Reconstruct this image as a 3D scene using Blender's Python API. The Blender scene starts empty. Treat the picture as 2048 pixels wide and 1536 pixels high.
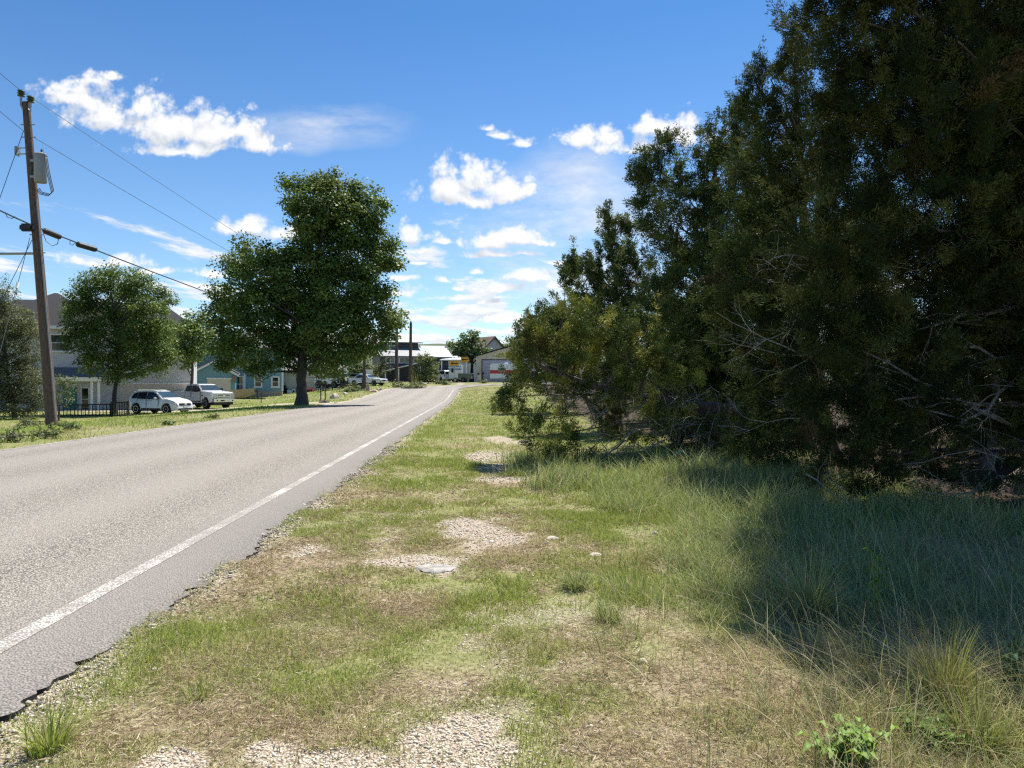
import bpy, bmesh, math, random
import numpy as np
from mathutils import Vector, Matrix

random.seed(7)
R = math.radians
F = 1450.0          # focal length in pixels of the 2048 px wide photograph
CAMZ = 1.4
SC = bpy.context.scene
COL = SC.collection


def at(px, py, Y):
    return Vector(((px - 1024) / F * Y, Y, CAMZ - (py - 768) / F * Y))


def sst(a, b, x):
    t = np.clip((np.asarray(x, float) - a) / (b - a), 0, 1)
    return t * t * (3 - 2 * t)


# ------------------------------------------------------------------ noise
def _hash(ix, iy, seed):
    h = (ix.astype(np.int64) * 374761393 + iy.astype(np.int64) * 668265263 + seed * 974711) & 0x7fffffff
    h = ((h ^ (h >> 13)) * 1274126177) & 0x7fffffff
    return ((h ^ (h >> 16)) & 0xffff) / 65535.0


def vnoise(x, y, seed=0):
    x = np.asarray(x, float); y = np.asarray(y, float)
    ix = np.floor(x); iy = np.floor(y)
    fx = x - ix; fy = y - iy
    fx = fx * fx * (3 - 2 * fx); fy = fy * fy * (3 - 2 * fy)
    a = _hash(ix, iy, seed); b = _hash(ix + 1, iy, seed)
    c = _hash(ix, iy + 1, seed); d = _hash(ix + 1, iy + 1, seed)
    return (a * (1 - fx) + b * fx) * (1 - fy) + (c * (1 - fx) + d * fx) * fy


def fbm(x, y, seed=0, oct=4):
    s = 0; a = .5; t = 0
    for o in range(oct):
        s = s + a * vnoise(np.asarray(x) * 2 ** o, np.asarray(y) * 2 ** o, seed + o * 17)
        t += a; a *= .5
    return s / t


# ------------------------------------------------------------------ terrain and road course
ROADW = 7.27
BEND_Y = 78.0
BEND_R = 22.0


def line_x(Y):                     # right edge line
    return -2.466 - 0.049 * np.asarray(Y, float)


def gz(X, Y):
    X = np.asarray(X, float); Y = np.asarray(Y, float)
    d = line_x(np.minimum(Y, 100)) - ROADW - X            # metres left of the road
    rise = 1.65 * sst(52, 108, Y)
    left = sst(3, 18, d)
    z = rise * (1 - .55 * left * (1 - sst(100, 125, Y)))
    z = z - .72 * sst(1, 14, d) * (1 - .6 * sst(70, 110, Y))
    r = X - line_x(Y)
    z = z + .05 * (fbm(X * .5, Y * .5, 3) - .5) * sst(.6, 2.5, np.abs(r - 3) - 1) * sst(.3, 2, np.where(r > 0, r - .7, -r - ROADW))
    z = z + .012 * (fbm(X * 4, Y * 4, 5) - .5) * sst(.5, 1.0, r)
    z = z + .030 * sst(.38, .62, r) * (1 - sst(.8, 1.8, r)) * sst(.35, .6, fbm(X * 1.5, Y * 1.5, 8, 3)) * (1 - sst(40, 60, Y))
    z = z + .25 * sst(5, 14, X) * sst(4, 9, Y)
    return z


def gzf(X, Y):
    return float(gz(X, Y))


def hit(px, py, y0=2.0, y1=160.0):
    """ground point seen at a place of the photograph (a ray cast on the terrain)"""
    k = (px - 1024) / F; s = (py - 768) / F
    Ys = np.arange(y0, y1, .05)
    z = CAMZ - s * Ys
    g = gz(k * Ys, Ys)
    w = np.nonzero(z <= g)[0]
    Y = Ys[w[0]] if len(w) else y1
    return Vector((k * Y, Y, gzf(k * Y, Y)))


# ------------------------------------------------------------------ object helpers
def tag(o, label=None, cat=None, group=None, kind=None):
    if label: o['label'] = label
    if cat: o['category'] = cat
    if group: o['group'] = group
    if kind: o['kind'] = kind
    return o


def thing(name, label, cat, loc=(0, 0, 0), rotz=0, group=None):
    o = bpy.data.objects.new(name, None)
    COL.objects.link(o)
    o.empty_display_size = .3
    o.location = loc; o.rotation_euler = (0, 0, rotz)
    return tag(o, label, cat, group)


def link(name, me, parent=None):
    o = bpy.data.objects.new(name, me)
    COL.objects.link(o)
    if parent is not None:
        o.parent = parent
    return o


def children(o):
    return [c for c in bpy.data.objects if c.parent == o]


def copy_tree(o, parent=None):
    c = o.copy(); COL.objects.link(c); c.parent = parent
    for ch in children(o):
        copy_tree(ch, c)
    return c


class MB:
    """collects shapes that become one mesh"""
    def __init__(s):
        s.v = []; s.f = []; s.m = []; s.mi = 0

    def add(s, verts, faces):
        b = len(s.v)
        s.v.extend([tuple(p) for p in verts])
        for f in faces:
            s.f.append([b + i for i in f]); s.m.append(s.mi)
        return s

    def box(s, x0, x1, y0, y1, z0, z1):
        vs = [(x, y, z) for z in (z0, z1) for y in (y0, y1) for x in (x0, x1)]
        return s.add(vs, [(0, 2, 3, 1), (4, 5, 7, 6), (0, 1, 5, 4), (2, 6, 7, 3), (0, 4, 6, 2), (1, 3, 7, 5)])

    def prism(s, poly, a, b, axis='y'):
        """poly = list of 2D points; extruded from a to b along axis"""
        n = len(poly)
        def mk(p, t):
            if axis == 'y': return (p[0], t, p[1])
            if axis == 'x': return (t, p[0], p[1])
            return (p[0], p[1], t)
        vs = [mk(p, a) for p in poly] + [mk(p, b) for p in poly]
        fs = [list(range(n))[::-1], list(range(n, 2 * n))]
        for i in range(n):
            j = (i + 1) % n
            fs.append((i, j, n + j, n + i))
        return s.add(vs, fs)

    def slab(s, a, b, c, d, t):
        """quad a b c d thickened by t along its normal downwards"""
        a, b, c, d = map(Vector, (a, b, c, d))
        n = (b - a).cross(d - a).normalized()
        if n.z < 0: n = -n
        lo = [p - n * t for p in (a, b, c, d)]
        return s.add([a, b, c, d] + lo, [(0, 1, 2, 3), (7, 6, 5, 4), (0, 4, 5, 1), (1, 5, 6, 2), (2, 6, 7, 3), (3, 7, 4, 0)])

    def tube(s, pts, rad, n=6, cap=True):
        pts = [Vector(p) for p in pts]
        if not hasattr(rad, '__len__'): rad = [rad] * len(pts)
        vs = []
        prev = None
        for i, p in enumerate(pts):
            t = (pts[min(i + 1, len(pts) - 1)] - pts[max(i - 1, 0)])
            t = t.normalized() if t.length > 1e-9 else Vector((0, 0, 1))
            if prev is None:
                u = t.orthogonal().normalized()
            else:
                u = (prev - t * prev.dot(t))
                u = u.normalized() if u.length > 1e-6 else t.orthogonal().normalized()
            prev = u
            w = t.cross(u)
            for k in range(n):
                a = 2 * math.pi * k / n
                vs.append(p + (u * math.cos(a) + w * math.sin(a)) * rad[i])
        fs = []
        for i in range(len(pts) - 1):
            for k in range(n):
                k2 = (k + 1) % n
                fs.append((i * n + k, i * n + k2, (i + 1) * n + k2, (i + 1) * n + k))
        if cap:
            fs.append(list(range(n))[::-1]); fs.append([(len(pts) - 1) * n + k for k in range(n)])
        return s.add(vs, fs)

    def lathe(s, prof, c=(0, 0, 0), n=20, axis='z'):
        """prof = [(r, h)...]"""
        vs = []
        for r, h in prof:
            for k in range(n):
                a = 2 * math.pi * k / n
                x, y = r * math.cos(a), r * math.sin(a)
                p = (x, y, h) if axis == 'z' else ((x, h, y) if axis == 'y' else (h, x, y))
                vs.append((c[0] + p[0], c[1] + p[1], c[2] + p[2]))
        fs = []
        for i in range(len(prof) - 1):
            for k in range(n):
                k2 = (k + 1) % n
                fs.append((i * n + k, i * n + k2, (i + 1) * n + k2, (i + 1) * n + k))
        fs.append(list(range(n))[::-1]); fs.append([(len(prof) - 1) * n + k for k in range(n)])
        return s.add(vs, fs)

    def build(s, name, mat, parent=None, smooth=False, bevel=0, loc=None):
        me = bpy.data.meshes.new(name)
        me.from_pydata([tuple(p) for p in s.v], [], s.f)
        for m in (mat if isinstance(mat, (list, tuple)) else [mat]):
            me.materials.append(m)
        if isinstance(mat, (list, tuple)):
            me.polygons.foreach_set('material_index', s.m)
        bm = bmesh.new(); bm.from_mesh(me)
        bmesh.ops.recalc_face_normals(bm, faces=bm.faces)
        if bevel:
            es = [e for e in bm.edges if len(e.link_faces) == 2 and e.calc_face_angle(0) > .6]
            bmesh.ops.bevel(bm, geom=es, offset=bevel, segments=2, affect='EDGES', clamp_overlap=True)
        bm.to_mesh(me); bm.free()
        if smooth:
            me.shade_smooth()
            try: me.set_sharp_from_angle(angle=R(38))
            except Exception: pass
        o = link(name, me, parent)
        if loc is not None: o.location = loc
        return o


def mesh_np(name, V, Fc, mats, col=None, smooth=False):
    V = np.ascontiguousarray(V, np.float32); Fc = np.ascontiguousarray(Fc, np.int32)
    me = bpy.data.meshes.new(name)
    me.vertices.add(len(V)); me.vertices.foreach_set('co', V.ravel())
    k = Fc.shape[1]
    me.loops.add(Fc.size); me.loops.foreach_set('vertex_index', Fc.ravel())
    me.polygons.add(len(Fc)); me.polygons.foreach_set('loop_start', np.arange(0, Fc.size, k, dtype=np.int32))
    me.update(calc_edges=True)
    for m in (mats if isinstance(mats, (list, tuple)) else [mats]):
        me.materials.append(m)
    if col is not None:
        dom = 'FACE' if len(col) == len(Fc) else 'POINT'
        at_ = me.attributes.new('tint', 'FLOAT_COLOR', dom)
        c = np.ones((len(col), 4), np.float32); c[:, :col.shape[1]] = col
        at_.data.foreach_set('color', c.ravel())
    if smooth: me.shade_smooth()
    return me


# ------------------------------------------------------------------ materials
MATS = {}


class NT:
    def __init__(s, mat):
        s.t = mat.node_tree; s.n = s.t.nodes; s.l = s.t.links

    def node(s, typ, **kw):
        n = s.n.new(typ)
        for k, v in kw.items():
            if k == 'i':
                for a, b in v.items():
                    if hasattr(b, 'is_output') or isinstance(b, bpy.types.NodeSocket): s.l.new(b, n.inputs[a])
                    else: n.inputs[a].default_value = b
            else: setattr(n, k, v)
        return n

    def math(s, op, a, b=None, c=None, clamp=False):
        n = s.n.new('ShaderNodeMath'); n.operation = op; n.use_clamp = clamp
        for i, x in enumerate((a, b, c)):
            if x is None: continue
            if isinstance(x, bpy.types.NodeSocket): s.l.new(x, n.inputs[i])
            else: n.inputs[i].default_value = x
        return n.outputs[0]

    def mix(s, f, a, b, blend='MIX'):
        n = s.n.new('ShaderNodeMix'); n.data_type = 'RGBA'; n.blend_type = blend
        for key, x in ((0, f), (6, a), (7, b)):
            if isinstance(x, bpy.types.NodeSocket): s.l.new(x, n.inputs[key])
            elif key == 0: n.inputs[0].default_value = x
            else: n.inputs[key].default_value = (*x, 1) if len(x) == 3 else x
        return n.outputs[2]

    def ramp(s, f, stops):
        n = s.n.new('ShaderNodeValToRGB')
        cr = n.color_ramp
        while len(cr.elements) < len(stops): cr.elements.new(.5)
        for e, (p, c) in zip(cr.elements, stops):
            e.position = p; e.color = (*c, 1) if len(c) == 3 else c
        s.l.new(f, n.inputs[0])
        return n.outputs[0]

    def noise(s, vec, scale, detail=4, rough=.55, out=0, **kw):
        n = s.n.new('ShaderNodeTexNoise')
        if 'dim' in kw: n.noise_dimensions = kw['dim']
        n.inputs['Scale'].default_value = scale; n.inputs['Detail'].default_value = detail
        n.inputs['Roughness'].default_value = rough
        if vec is not None: s.l.new(vec, n.inputs['Vector'])
        return n.outputs[out]

    def vor(s, vec, scale, feature='F1', out='Distance'):
        n = s.n.new('ShaderNodeTexVoronoi'); n.feature = feature
        n.inputs['Scale'].default_value = scale
        if vec is not None: s.l.new(vec, n.inputs['Vector'])
        return n.outputs[out]

    def bump(s, h, strength=.4, dist=.02, normal=None):
        n = s.n.new('ShaderNodeBump')
        n.inputs['Strength'].default_value = strength; n.inputs['Distance'].default_value = dist
        s.l.new(h, n.inputs['Height'])
        if normal is not None: s.l.new(normal, n.inputs['Normal'])
        return n.outputs[0]


def newmat(name):
    m = bpy.data.materials.new(name); m.use_nodes = True
    MATS[name] = m
    t = NT(m)
    b = m.node_tree.nodes['Principled BSDF']
    return m, t, b


def plain(name, col, rough=.6, metal=0, var=.15, scale=6, spec=None, bump=0, coat=0):
    """painted or plain surface with a little mottling"""
    m, t, b = newmat(name)
    co = t.node('ShaderNodeTexCoord').outputs['Object']
    nz = t.noise(co, scale, 5)
    c2 = tuple(min(1, x * (1 + var)) for x in col); c1 = tuple(x * (1 - var) for x in col)
    c = t.ramp(nz, [(.3, c1), (.7, c2)])
    t.l.new(c, b.inputs['Base Color'])
    b.inputs['Roughness'].default_value = rough; b.inputs['Metallic'].default_value = metal
    if spec is not None: b.inputs['Specular IOR Level'].default_value = spec
    if coat: b.inputs['Coat Weight'].default_value = coat
    if bump:
        t.l.new(t.bump(t.noise(co, scale * 8, 4), bump, .01), b.inputs['Normal'])
    return m


def siding(name, col, board=.18, rough=.65):
    """lapped horizontal boards"""
    m, t, b = newmat(name)
    co = t.node('ShaderNodeTexCoord').outputs['Object']
    z = t.node('ShaderNodeSeparateXYZ', i={0: co}).outputs[2]
    fr = t.math('FRACT', t.math('DIVIDE', z, board))
    idx = t.math('FLOOR', t.math('DIVIDE', z, board))
    wn = t.node('ShaderNodeTexWhiteNoise', noise_dimensions='1D'); t.l.new(idx, wn.inputs['W'])
    nz = t.noise(co, 2.0, 5)
    base = t.mix(t.math('MULTIPLY', nz, .5), col, tuple(x * .75 for x in col))
    base = t.mix(t.math('MULTIPLY', wn.outputs[0], .15), base, tuple(x * .8 for x in col))
    t.l.new(base, b.inputs['Base Color'])
    b.inputs['Roughness'].default_value = rough
    h = t.math('SUBTRACT', 1.0, fr)
    t.l.new(t.bump(h, .3, .02), b.inputs['Normal'])
    return m


def seamed(name, col, pitch=.4, axis=0, rough=.35, metal=.6):
    """standing seam sheet metal"""
    m, t, b = newmat(name)
    co = t.node('ShaderNodeTexCoord').outputs['Object']
    x = t.node('ShaderNodeSeparateXYZ', i={0: co}).outputs[axis]
    fr = t.math('FRACT', t.math('DIVIDE', x, pitch))
    e = t.math('LESS_THAN', fr, .1)
    nz = t.noise(co, 1.5, 4)
    base = t.mix(nz, tuple(c * .9 for c in col), col)
    base = t.mix(e, base, tuple(c * .55 for c in col))
    t.l.new(base, b.inputs['Base Color'])
    b.inputs['Roughness'].default_value = rough; b.inputs['Metallic'].default_value = metal
    t.l.new(t.bump(e, .25, .02), b.inputs['Normal'])
    return m


def shingle(name, col):
    m, t, b = newmat(name)
    co = t.node('ShaderNodeTexCoord').outputs['Object']
    br = t.node('ShaderNodeTexBrick', i={'Vector': co, 'Scale': 3.0, 'Color1': (*col, 1), 'Color2': (*[c * .75 for c in col], 1), 'Mortar': (*[c * .5 for c in col], 1), 'Mortar Size': .02})
    nz = t.noise(co, 1.2, 5)
    t.l.new(t.mix(t.math('MULTIPLY', nz, .6), br.outputs[0], tuple(c * 1.3 for c in col)), b.inputs['Base Color'])
    b.inputs['Roughness'].default_value = .9
    return m


def foliage_mat(name, trans=.3, rough=.55, spec=.25):
    m, t, b = newmat(name)
    a = t.node('ShaderNodeAttribute', attribute_name='tint')
    t.l.new(a.outputs['Color'], b.inputs['Base Color'])
    b.inputs['Roughness'].default_value = rough
    b.inputs['Specular IOR Level'].default_value = spec
    tr = t.node('ShaderNodeBsdfTranslucent')
    hs = t.mix(.35, a.outputs['Color'], (.35, .42, .05), 'MIX')
    t.l.new(hs, tr.inputs[0])
    mx = t.node('ShaderNodeMixShader'); mx.inputs[0].default_value = trans
    t.l.new(b.outputs[0], mx.inputs[1]); t.l.new(tr.outputs[0], mx.inputs[2])
    t.l.new(mx.outputs[0], m.node_tree.nodes['Material Output'].inputs[0])
    return m


def bark_mat(name, c1, c2, scale=14):
    m, t, b = newmat(name)
    co = t.node('ShaderNodeTexCoord').outputs['Object']
    mp = t.node('ShaderNodeMapping', i={0: co}); mp.inputs['Scale'].default_value = (1, 1, .18)
    nz = t.noise(mp.outputs[0], scale, 6, .65)
    t.l.new(t.ramp(nz, [(.3, c1), (.7, c2)]), b.inputs['Base Color'])
    b.inputs['Roughness'].default_value = .95
    t.l.new(t.bump(nz, .8, .04), b.inputs['Normal'])
    return m


M_leaf = foliage_mat('broad_leaf', .25)
M_cedar = foliage_mat('cedar_spray', .06, .75, .08)
M_grass = foliage_mat('grass_blade', .3, .6, .2)
M_bark_cedar = bark_mat('cedar_bark', (.07, .05, .04), (.22, .18, .15), 20)
M_twig = bark_mat('dead_twig', (.16, .14, .125), (.42, .39, .36), 25)
M_bark_oak = bark_mat('oak_bark', (.035, .03, .026), (.11, .095, .08))
M_pole = bark_mat('pole_timber', (.06, .04, .032), (.17, .12, .095), 22)
M_black = plain('black_plastic', (.012, .012, .013), .5)
M_rubber = plain('tyre_rubber', (.016, .016, .017), .85)
M_white = plain('white_trim', (.75, .75, .73), .5, var=.04)
M_glass = plain('dark_window', (.012, .016, .02), .06, var=.2, spec=.8)
M_glass_blue = plain('windscreen', (.03, .05, .06), .04, var=.2, spec=1.0)
M_wpaint = plain('white_car_paint', (.74, .75, .76), .28, var=.03, coat=.6)
M_wtruck = plain('white_truck_paint', (.60, .61, .63), .3, var=.03, coat=.5)
M_chrome = plain('chrome', (.75, .75, .76), .18, 1.0, var=.05)
M_rim = plain('alloy_rim', (.5, .5, .52), .3, .9, var=.1)
M_steel = plain('galvanised_steel', (.32, .34, .36), .5, .6)
M_greytank = plain('grey_tank', (.26, .275, .29), .5, .1, var=.08)
M_cable = plain('black_cable', (.02, .02, .022), .6)
M_alu = plain('bare_wire', (.10, .11, .12), .5, .5)
M_insul = plain('insulator_glaze', (.06, .08, .05), .25)
M_lens = plain('headlight_lens', (.55, .58, .6), .1, .3)
M_amber = plain('amber_lens', (.7, .25, .03), .2)
M_redlens = plain('red_lens', (.35, .02, .02), .2)
M_plate = plain('number_plate', (.7, .72, .72), .4)
M_concrete = plain('concrete', (.42, .38, .33), .9, bump=.3)
M_limestone = plain('limestone', (.52, .46, .38), .9, var=.35, scale=9, bump=.6)
M_pinkrock = plain('pink_rock', (.5, .36, .28), .9, var=.3, scale=5, bump=.6)
# ------------------------------------------------------------------ camera, sun, sky
cam = bpy.data.cameras.new('camera'); cam.sensor_width = 36; cam.lens = 36 * F / 2048
cam.clip_end = 9000; cam.clip_start = .05
co_ = bpy.data.objects.new('camera', cam); COL.objects.link(co_)
co_.location = (0, 0, CAMZ); co_.rotation_euler = (R(90), 0, 0)
SC.camera = co_

SUN_AZ, SUN_EL = R(29), R(59)
sd = Vector((math.sin(SUN_AZ) * math.cos(SUN_EL), math.cos(SUN_AZ) * math.cos(SUN_EL), math.sin(SUN_EL)))
sl = bpy.data.lights.new('sun', 'SUN'); sl.energy = 5.0; sl.angle = R(.5); sl.color = (1, .95, .87)
so = bpy.data.objects.new('sun', sl); COL.objects.link(so)
so.rotation_euler = (-sd).to_track_quat('-Z', 'Y').to_euler()
SC.view_settings.view_transform = 'Standard'; SC.view_settings.look = 'None'
SC.view_settings.gamma = 1; SC.view_settings.exposure = 0.85
SC.cycles.max_bounces = 6; SC.cycles.diffuse_bounces = 3; SC.cycles.glossy_bounces = 3
SC.cycles.transmission_bounces = 3; SC.cycles.transparent_max_bounces = 4
SC.cycles.caustics_reflective = False; SC.cycles.caustics_refractive = False
SC.cycles.sample_clamp_indirect = 4
SC.cycles.use_denoising = False; SC.cycles.use_adaptive_sampling = False; SC.cycles.sampling_pattern = 'TABULATED_SOBOL'
SC.cycles.filter_width = 1.3


def build_world():
    w = bpy.data.worlds.new('World'); SC.world = w; w.use_nodes = True
    t = NT(w); n = w.node_tree.nodes
    bg = n['Background']
    sky = t.node('ShaderNodeTexSky'); sky.sky_type = 'NISHITA'; sky.sun_disc = False
    sky.sun_elevation = SUN_EL; sky.sun_rotation = SUN_AZ
    sky.altitude = 300; sky.air_density = 1.0; sky.dust_density = .15; sky.ozone_density = 2.5
    d = t.node('ShaderNodeTexCoord').outputs['Generated']
    sep = t.node('ShaderNodeSeparateXYZ', i={0: d})
    x, y, z = sep.outputs
    yy = t.math('MAXIMUM', y, .05)
    u = t.math('DIVIDE', x, yy); v = t.math('DIVIDE', z, yy)
    uv = t.node('ShaderNodeCombineXYZ', i={0: u, 1: v}).outputs[0]
    # warp of cloud outlines
    wn = t.node('ShaderNodeTexNoise', noise_dimensions='2D'); wn.inputs['Scale'].default_value = 9; wn.inputs['Detail'].default_value = 3
    t.l.new(uv, wn.inputs['Vector'])
    wv = t.node('ShaderNodeVectorMath', operation='MULTIPLY_ADD'); t.l.new(wn.outputs['Color'], wv.inputs[0])
    wv.inputs[1].default_value = (.035, .03, 0); wv.inputs[2].default_value = (-.0175, -.015, 0)
    wa = t.node('ShaderNodeVectorMath', operation='ADD'); t.l.new(uv, wa.inputs[0]); t.l.new(wv.outputs[0], wa.inputs[1])
    P = wa.outputs[0]

    def puffs(lst, vec, below):
        best = None
        for cx, cy, a, b in lst:
            cu, cv = (cx - 1024) / F, (768 - cy) / F
            ma = t.node('ShaderNodeVectorMath', operation='MULTIPLY_ADD'); t.l.new(vec, ma.inputs[0])
            sx, sy = F / (a * 1.45), F / (b * 1.55)
            ma.inputs[1].default_value = (sx, sy, 0); ma.inputs[2].default_value = (-cu * sx, -cv * sy, 0)
            mu = t.node('ShaderNodeVectorMath', operation='MULTIPLY'); t.l.new(ma.outputs[0], mu.inputs[0])
            mu.inputs[1].default_value = (-1, -below, 0)
            mx = t.node('ShaderNodeVectorMath', operation='MAXIMUM'); t.l.new(ma.outputs[0], mx.inputs[0]); t.l.new(mu.outputs[0], mx.inputs[1])
            ln = t.node('ShaderNodeVectorMath', operation='LENGTH'); t.l.new(mx.outputs[0], ln.inputs[0])
            dd = ln.outputs['Value']
            best = dd if best is None else t.math('SMOOTH_MIN', best, dd, .55)
        return best

    big = [(130,200,62,34),(185,165,42,22),(222,152,26,12),(190,235,85,40),(275,215,50,36),(330,255,75,46),(420,268,72,42),(470,272,66,42),(520,292,48,24),(380,298,120,20),
           (888,380,54,40),(945,366,62,44),(1000,376,55,38),(1040,388,38,30),(950,396,105,20),
           (1165,282,64,28),(1212,296,44,24),(1318,258,60,30),(1370,275,60,38),(1290,300,50,16),(1000,268,34,12),(1052,282,26,13),(978,256,16,8),
           (828,472,34,26),(884,486,20,8),(1020,478,72,22),(975,490,42,14),(1062,486,44,12),
           (505,462,62,26),(560,474,36,20),(185,526,100,16),(300,546,55,9),(985,512,72,9),(1040,509,30,6),(955,543,22,10),(1050,556,56,18),(1000,580,56,12),(1095,572,36,14),(800,560,30,9),(842,530,24,7),(880,566,16,9),(912,582,16,7),(965,605,46,9),(790,592,46,14),(1000,640,76,13),(1110,525,36,9),(420,550,22,11)]
    def billow(vec):
        vo = t.node('ShaderNodeTexVoronoi', feature='F1', voronoi_dimensions='2D'); t.l.new(vec, vo.inputs['Vector'])
        vo.inputs['Scale'].default_value = 26; vo.inputs['Detail'].default_value = 2.5; vo.inputs['Roughness'].default_value = .55
        vo.inputs['Lacunarity'].default_value = 2.3
        return t.math('SUBTRACT', .5, vo.outputs['Distance'])

    def shifted(vec, dx, dy):
        n_ = t.node('ShaderNodeVectorMath', operation='ADD'); t.l.new(vec, n_.inputs[0]); n_.inputs[1].default_value = (dx, dy, 0)
        return n_.outputs[0]
    wisp = t.math('SUBTRACT', t.noise(uv, 30, 7, .66, dim='2D'), .5)

    def density(vec, amp):
        e = t.math('MULTIPLY', t.math('SUBTRACT', 1.0, puffs(big, vec, 2.0)), 1.35)
        return t.math('ADD', e, t.math('MULTIPLY', billow(vec), amp))
    d1 = density(P, .85)
    d2 = density(shifted(P, .007, .016), .85)
    dens = t.math('ADD', d1, t.math('MULTIPLY', wisp, 1.7))
    mr = t.node('ShaderNodeMapRange', interpolation_type='SMOOTHSTEP'); t.l.new(dens, mr.inputs[0])
    mr.inputs[1].default_value = -.12; mr.inputs[2].default_value = .75
    cover = mr.outputs[0]
    # light from above and right, grey flat bases
    lit = t.math('MULTIPLY_ADD', t.math('SUBTRACT', d1, d2), .75, .62, clamp=True)
    lit = t.math('MAXIMUM', lit, t.math('SUBTRACT', .9, t.math('MULTIPLY', cover, .9)))
    # small flat fair weather clouds of a layer seen in perspective towards the horizon
    zz = t.math('ADD', t.math('MAXIMUM', z, 0.0), .05)
    def layer(dz):
        q = t.math('ADD', zz, dz)
        pl = t.node('ShaderNodeCombineXYZ', i={0: t.math('DIVIDE', x, zz), 1: t.math('MULTIPLY', t.math('DIVIDE', 1.0, q), .62)}).outputs[0]
        return t.noise(pl, 1.25, 7, .62, dim='2D')
    n3 = layer(0.0); n3u = layer(.006)
    m3 = t.node('ShaderNodeMapRange'); t.l.new(z, m3.inputs[0])
    for k, val in ((1, .03), (2, .27), (3, .38), (4, .70)): m3.inputs[k].default_value = val
    mr3 = t.node('ShaderNodeMapRange', interpolation_type='SMOOTHSTEP'); t.l.new(t.math('SUBTRACT', n3, m3.outputs[0]), mr3.inputs[0])
    mr3.inputs[1].default_value = 0; mr3.inputs[2].default_value = .12
    low = t.math('MULTIPLY', mr3.outputs[0], .92)
    lowlit = t.math('MULTIPLY_ADD', t.math('SUBTRACT', n3, n3u), 3.5, .72, clamp=True)
    # high thin streaks
    st = puffs([(1150,365,70,60),(1130,440,150,70),(1190,520,170,80),(660,255,110,30),(1060,560,140,50)], P, 1.0)
    rot = t.node('ShaderNodeMapping', i={0: uv}); rot.inputs['Rotation'].default_value = (0, 0, R(-24)); rot.inputs['Scale'].default_value = (4, 13, 1)
    ns = t.noise(rot.outputs[0], 1.3, 6, .62, dim='2D')
    thin = t.math('MULTIPLY', t.math('SUBTRACT', 1.25, st, clamp=True), t.math('MULTIPLY', t.math('SUBTRACT', ns, .30), 2.4, clamp=True), clamp=True)
    thin = t.math('MULTIPLY', thin, .8)
    top = t.math('GREATER_THAN', cover, low)
    br = t.math('ADD', t.math('MULTIPLY', lit, top), t.math('MULTIPLY', lowlit, t.math('SUBTRACT', 1.0, top)))
    a = t.math('MAXIMUM', t.math('MAXIMUM', cover, low), thin)
    ccol = t.mix(br, CLOUD_GREY, CLOUD_COL)
    el = t.node('ShaderNodeMapRange'); t.l.new(z, el.inputs[0]); el.inputs[1].default_value = 0; el.inputs[2].default_value = .45
    tint = t.mix(el.outputs[0], SKY_LOW, SKY_HIGH)
    skyc = t.mix(1.0, sky.outputs[0], tint, 'MULTIPLY')
    fr = t.node('ShaderNodeMapRange'); t.l.new(y, fr.inputs[0]); fr.inputs[1].default_value = .05; fr.inputs[2].default_value = .25
    up = t.node('ShaderNodeMapRange'); t.l.new(z, up.inputs[0]); up.inputs[1].default_value = -.004; up.inputs[2].default_value = .004
    a = t.math('MULTIPLY', t.math('MULTIPLY', a, fr.outputs[0]), up.outputs[0])
    out = t.mix(up.outputs[0], (.35, .33, .28), t.mix(a, skyc, ccol))
    t.l.new(out, bg.inputs[0]); bg.inputs[1].default_value = SKY_STR
    w.cycles.sampling_method = 'NONE'


SKY_STR = .10
SKY_LOW, SKY_HIGH = (.77, .83, .86), (.33, .58, .78)
CLOUD_GREY, CLOUD_COL = (3.5, 3.75, 4.2), (5.7, 5.75, 5.8)
build_world()


# ------------------------------------------------------------------ ground masks
def gp(px, py):                    # ground place seen at a pixel on level ground
    Y = F * CAMZ / (py - 768.0)
    return (px - 1024) / F * Y, Y


PATCHES = []                       # bare gravel places: centre, half width, half depth
for px, py, rx, y0, y1 in ((950,1062,92,1030,1098),(975,1078,60,1045,1105),(840,1122,110,1110,1140),(880,1134,60,1122,1150),(900,1480,150,1420,1620),(700,1540,170,1480,1660),
                           (960,1440,90,1405,1480),(980,912,55,900,925),(1000,938,45,925,950),(1000,878,34,872,887),(1030,884,30,880,890),(330,1535,70,1505,1580),
                           (560,1500,60,1480,1530),(600,1110,50,1095,1125),(1010,960,60,952,968)):
    x, y = gp(px, (y0 + y1) / 2)
    PATCHES.append((x, y, rx / F * y, (gp(px, y0)[1] - gp(px, y1)[1]) / 2))


DRY = []                           # places of brown dead grass
for px, py, rx, y0, y1 in ((600,1275,170,1235,1330),(400,1330,120,1290,1380),(880,1365,150,1320,1410),(1400,1365,190,1310,1430),(1270,1120,110,1085,1150),(560,1110,90,1080,1150),(1250,1480,180,1410,1560),(820,1210,90,1180,1235),(1180,1300,110,1265,1340),(700,985,70,970,1003)):
    x, y = gp(px, (y0 + y1) / 2)
    DRY.append((x, y, rx / F * y, (gp(px, y0)[1] - gp(px, y1)[1]) / 2))


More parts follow.
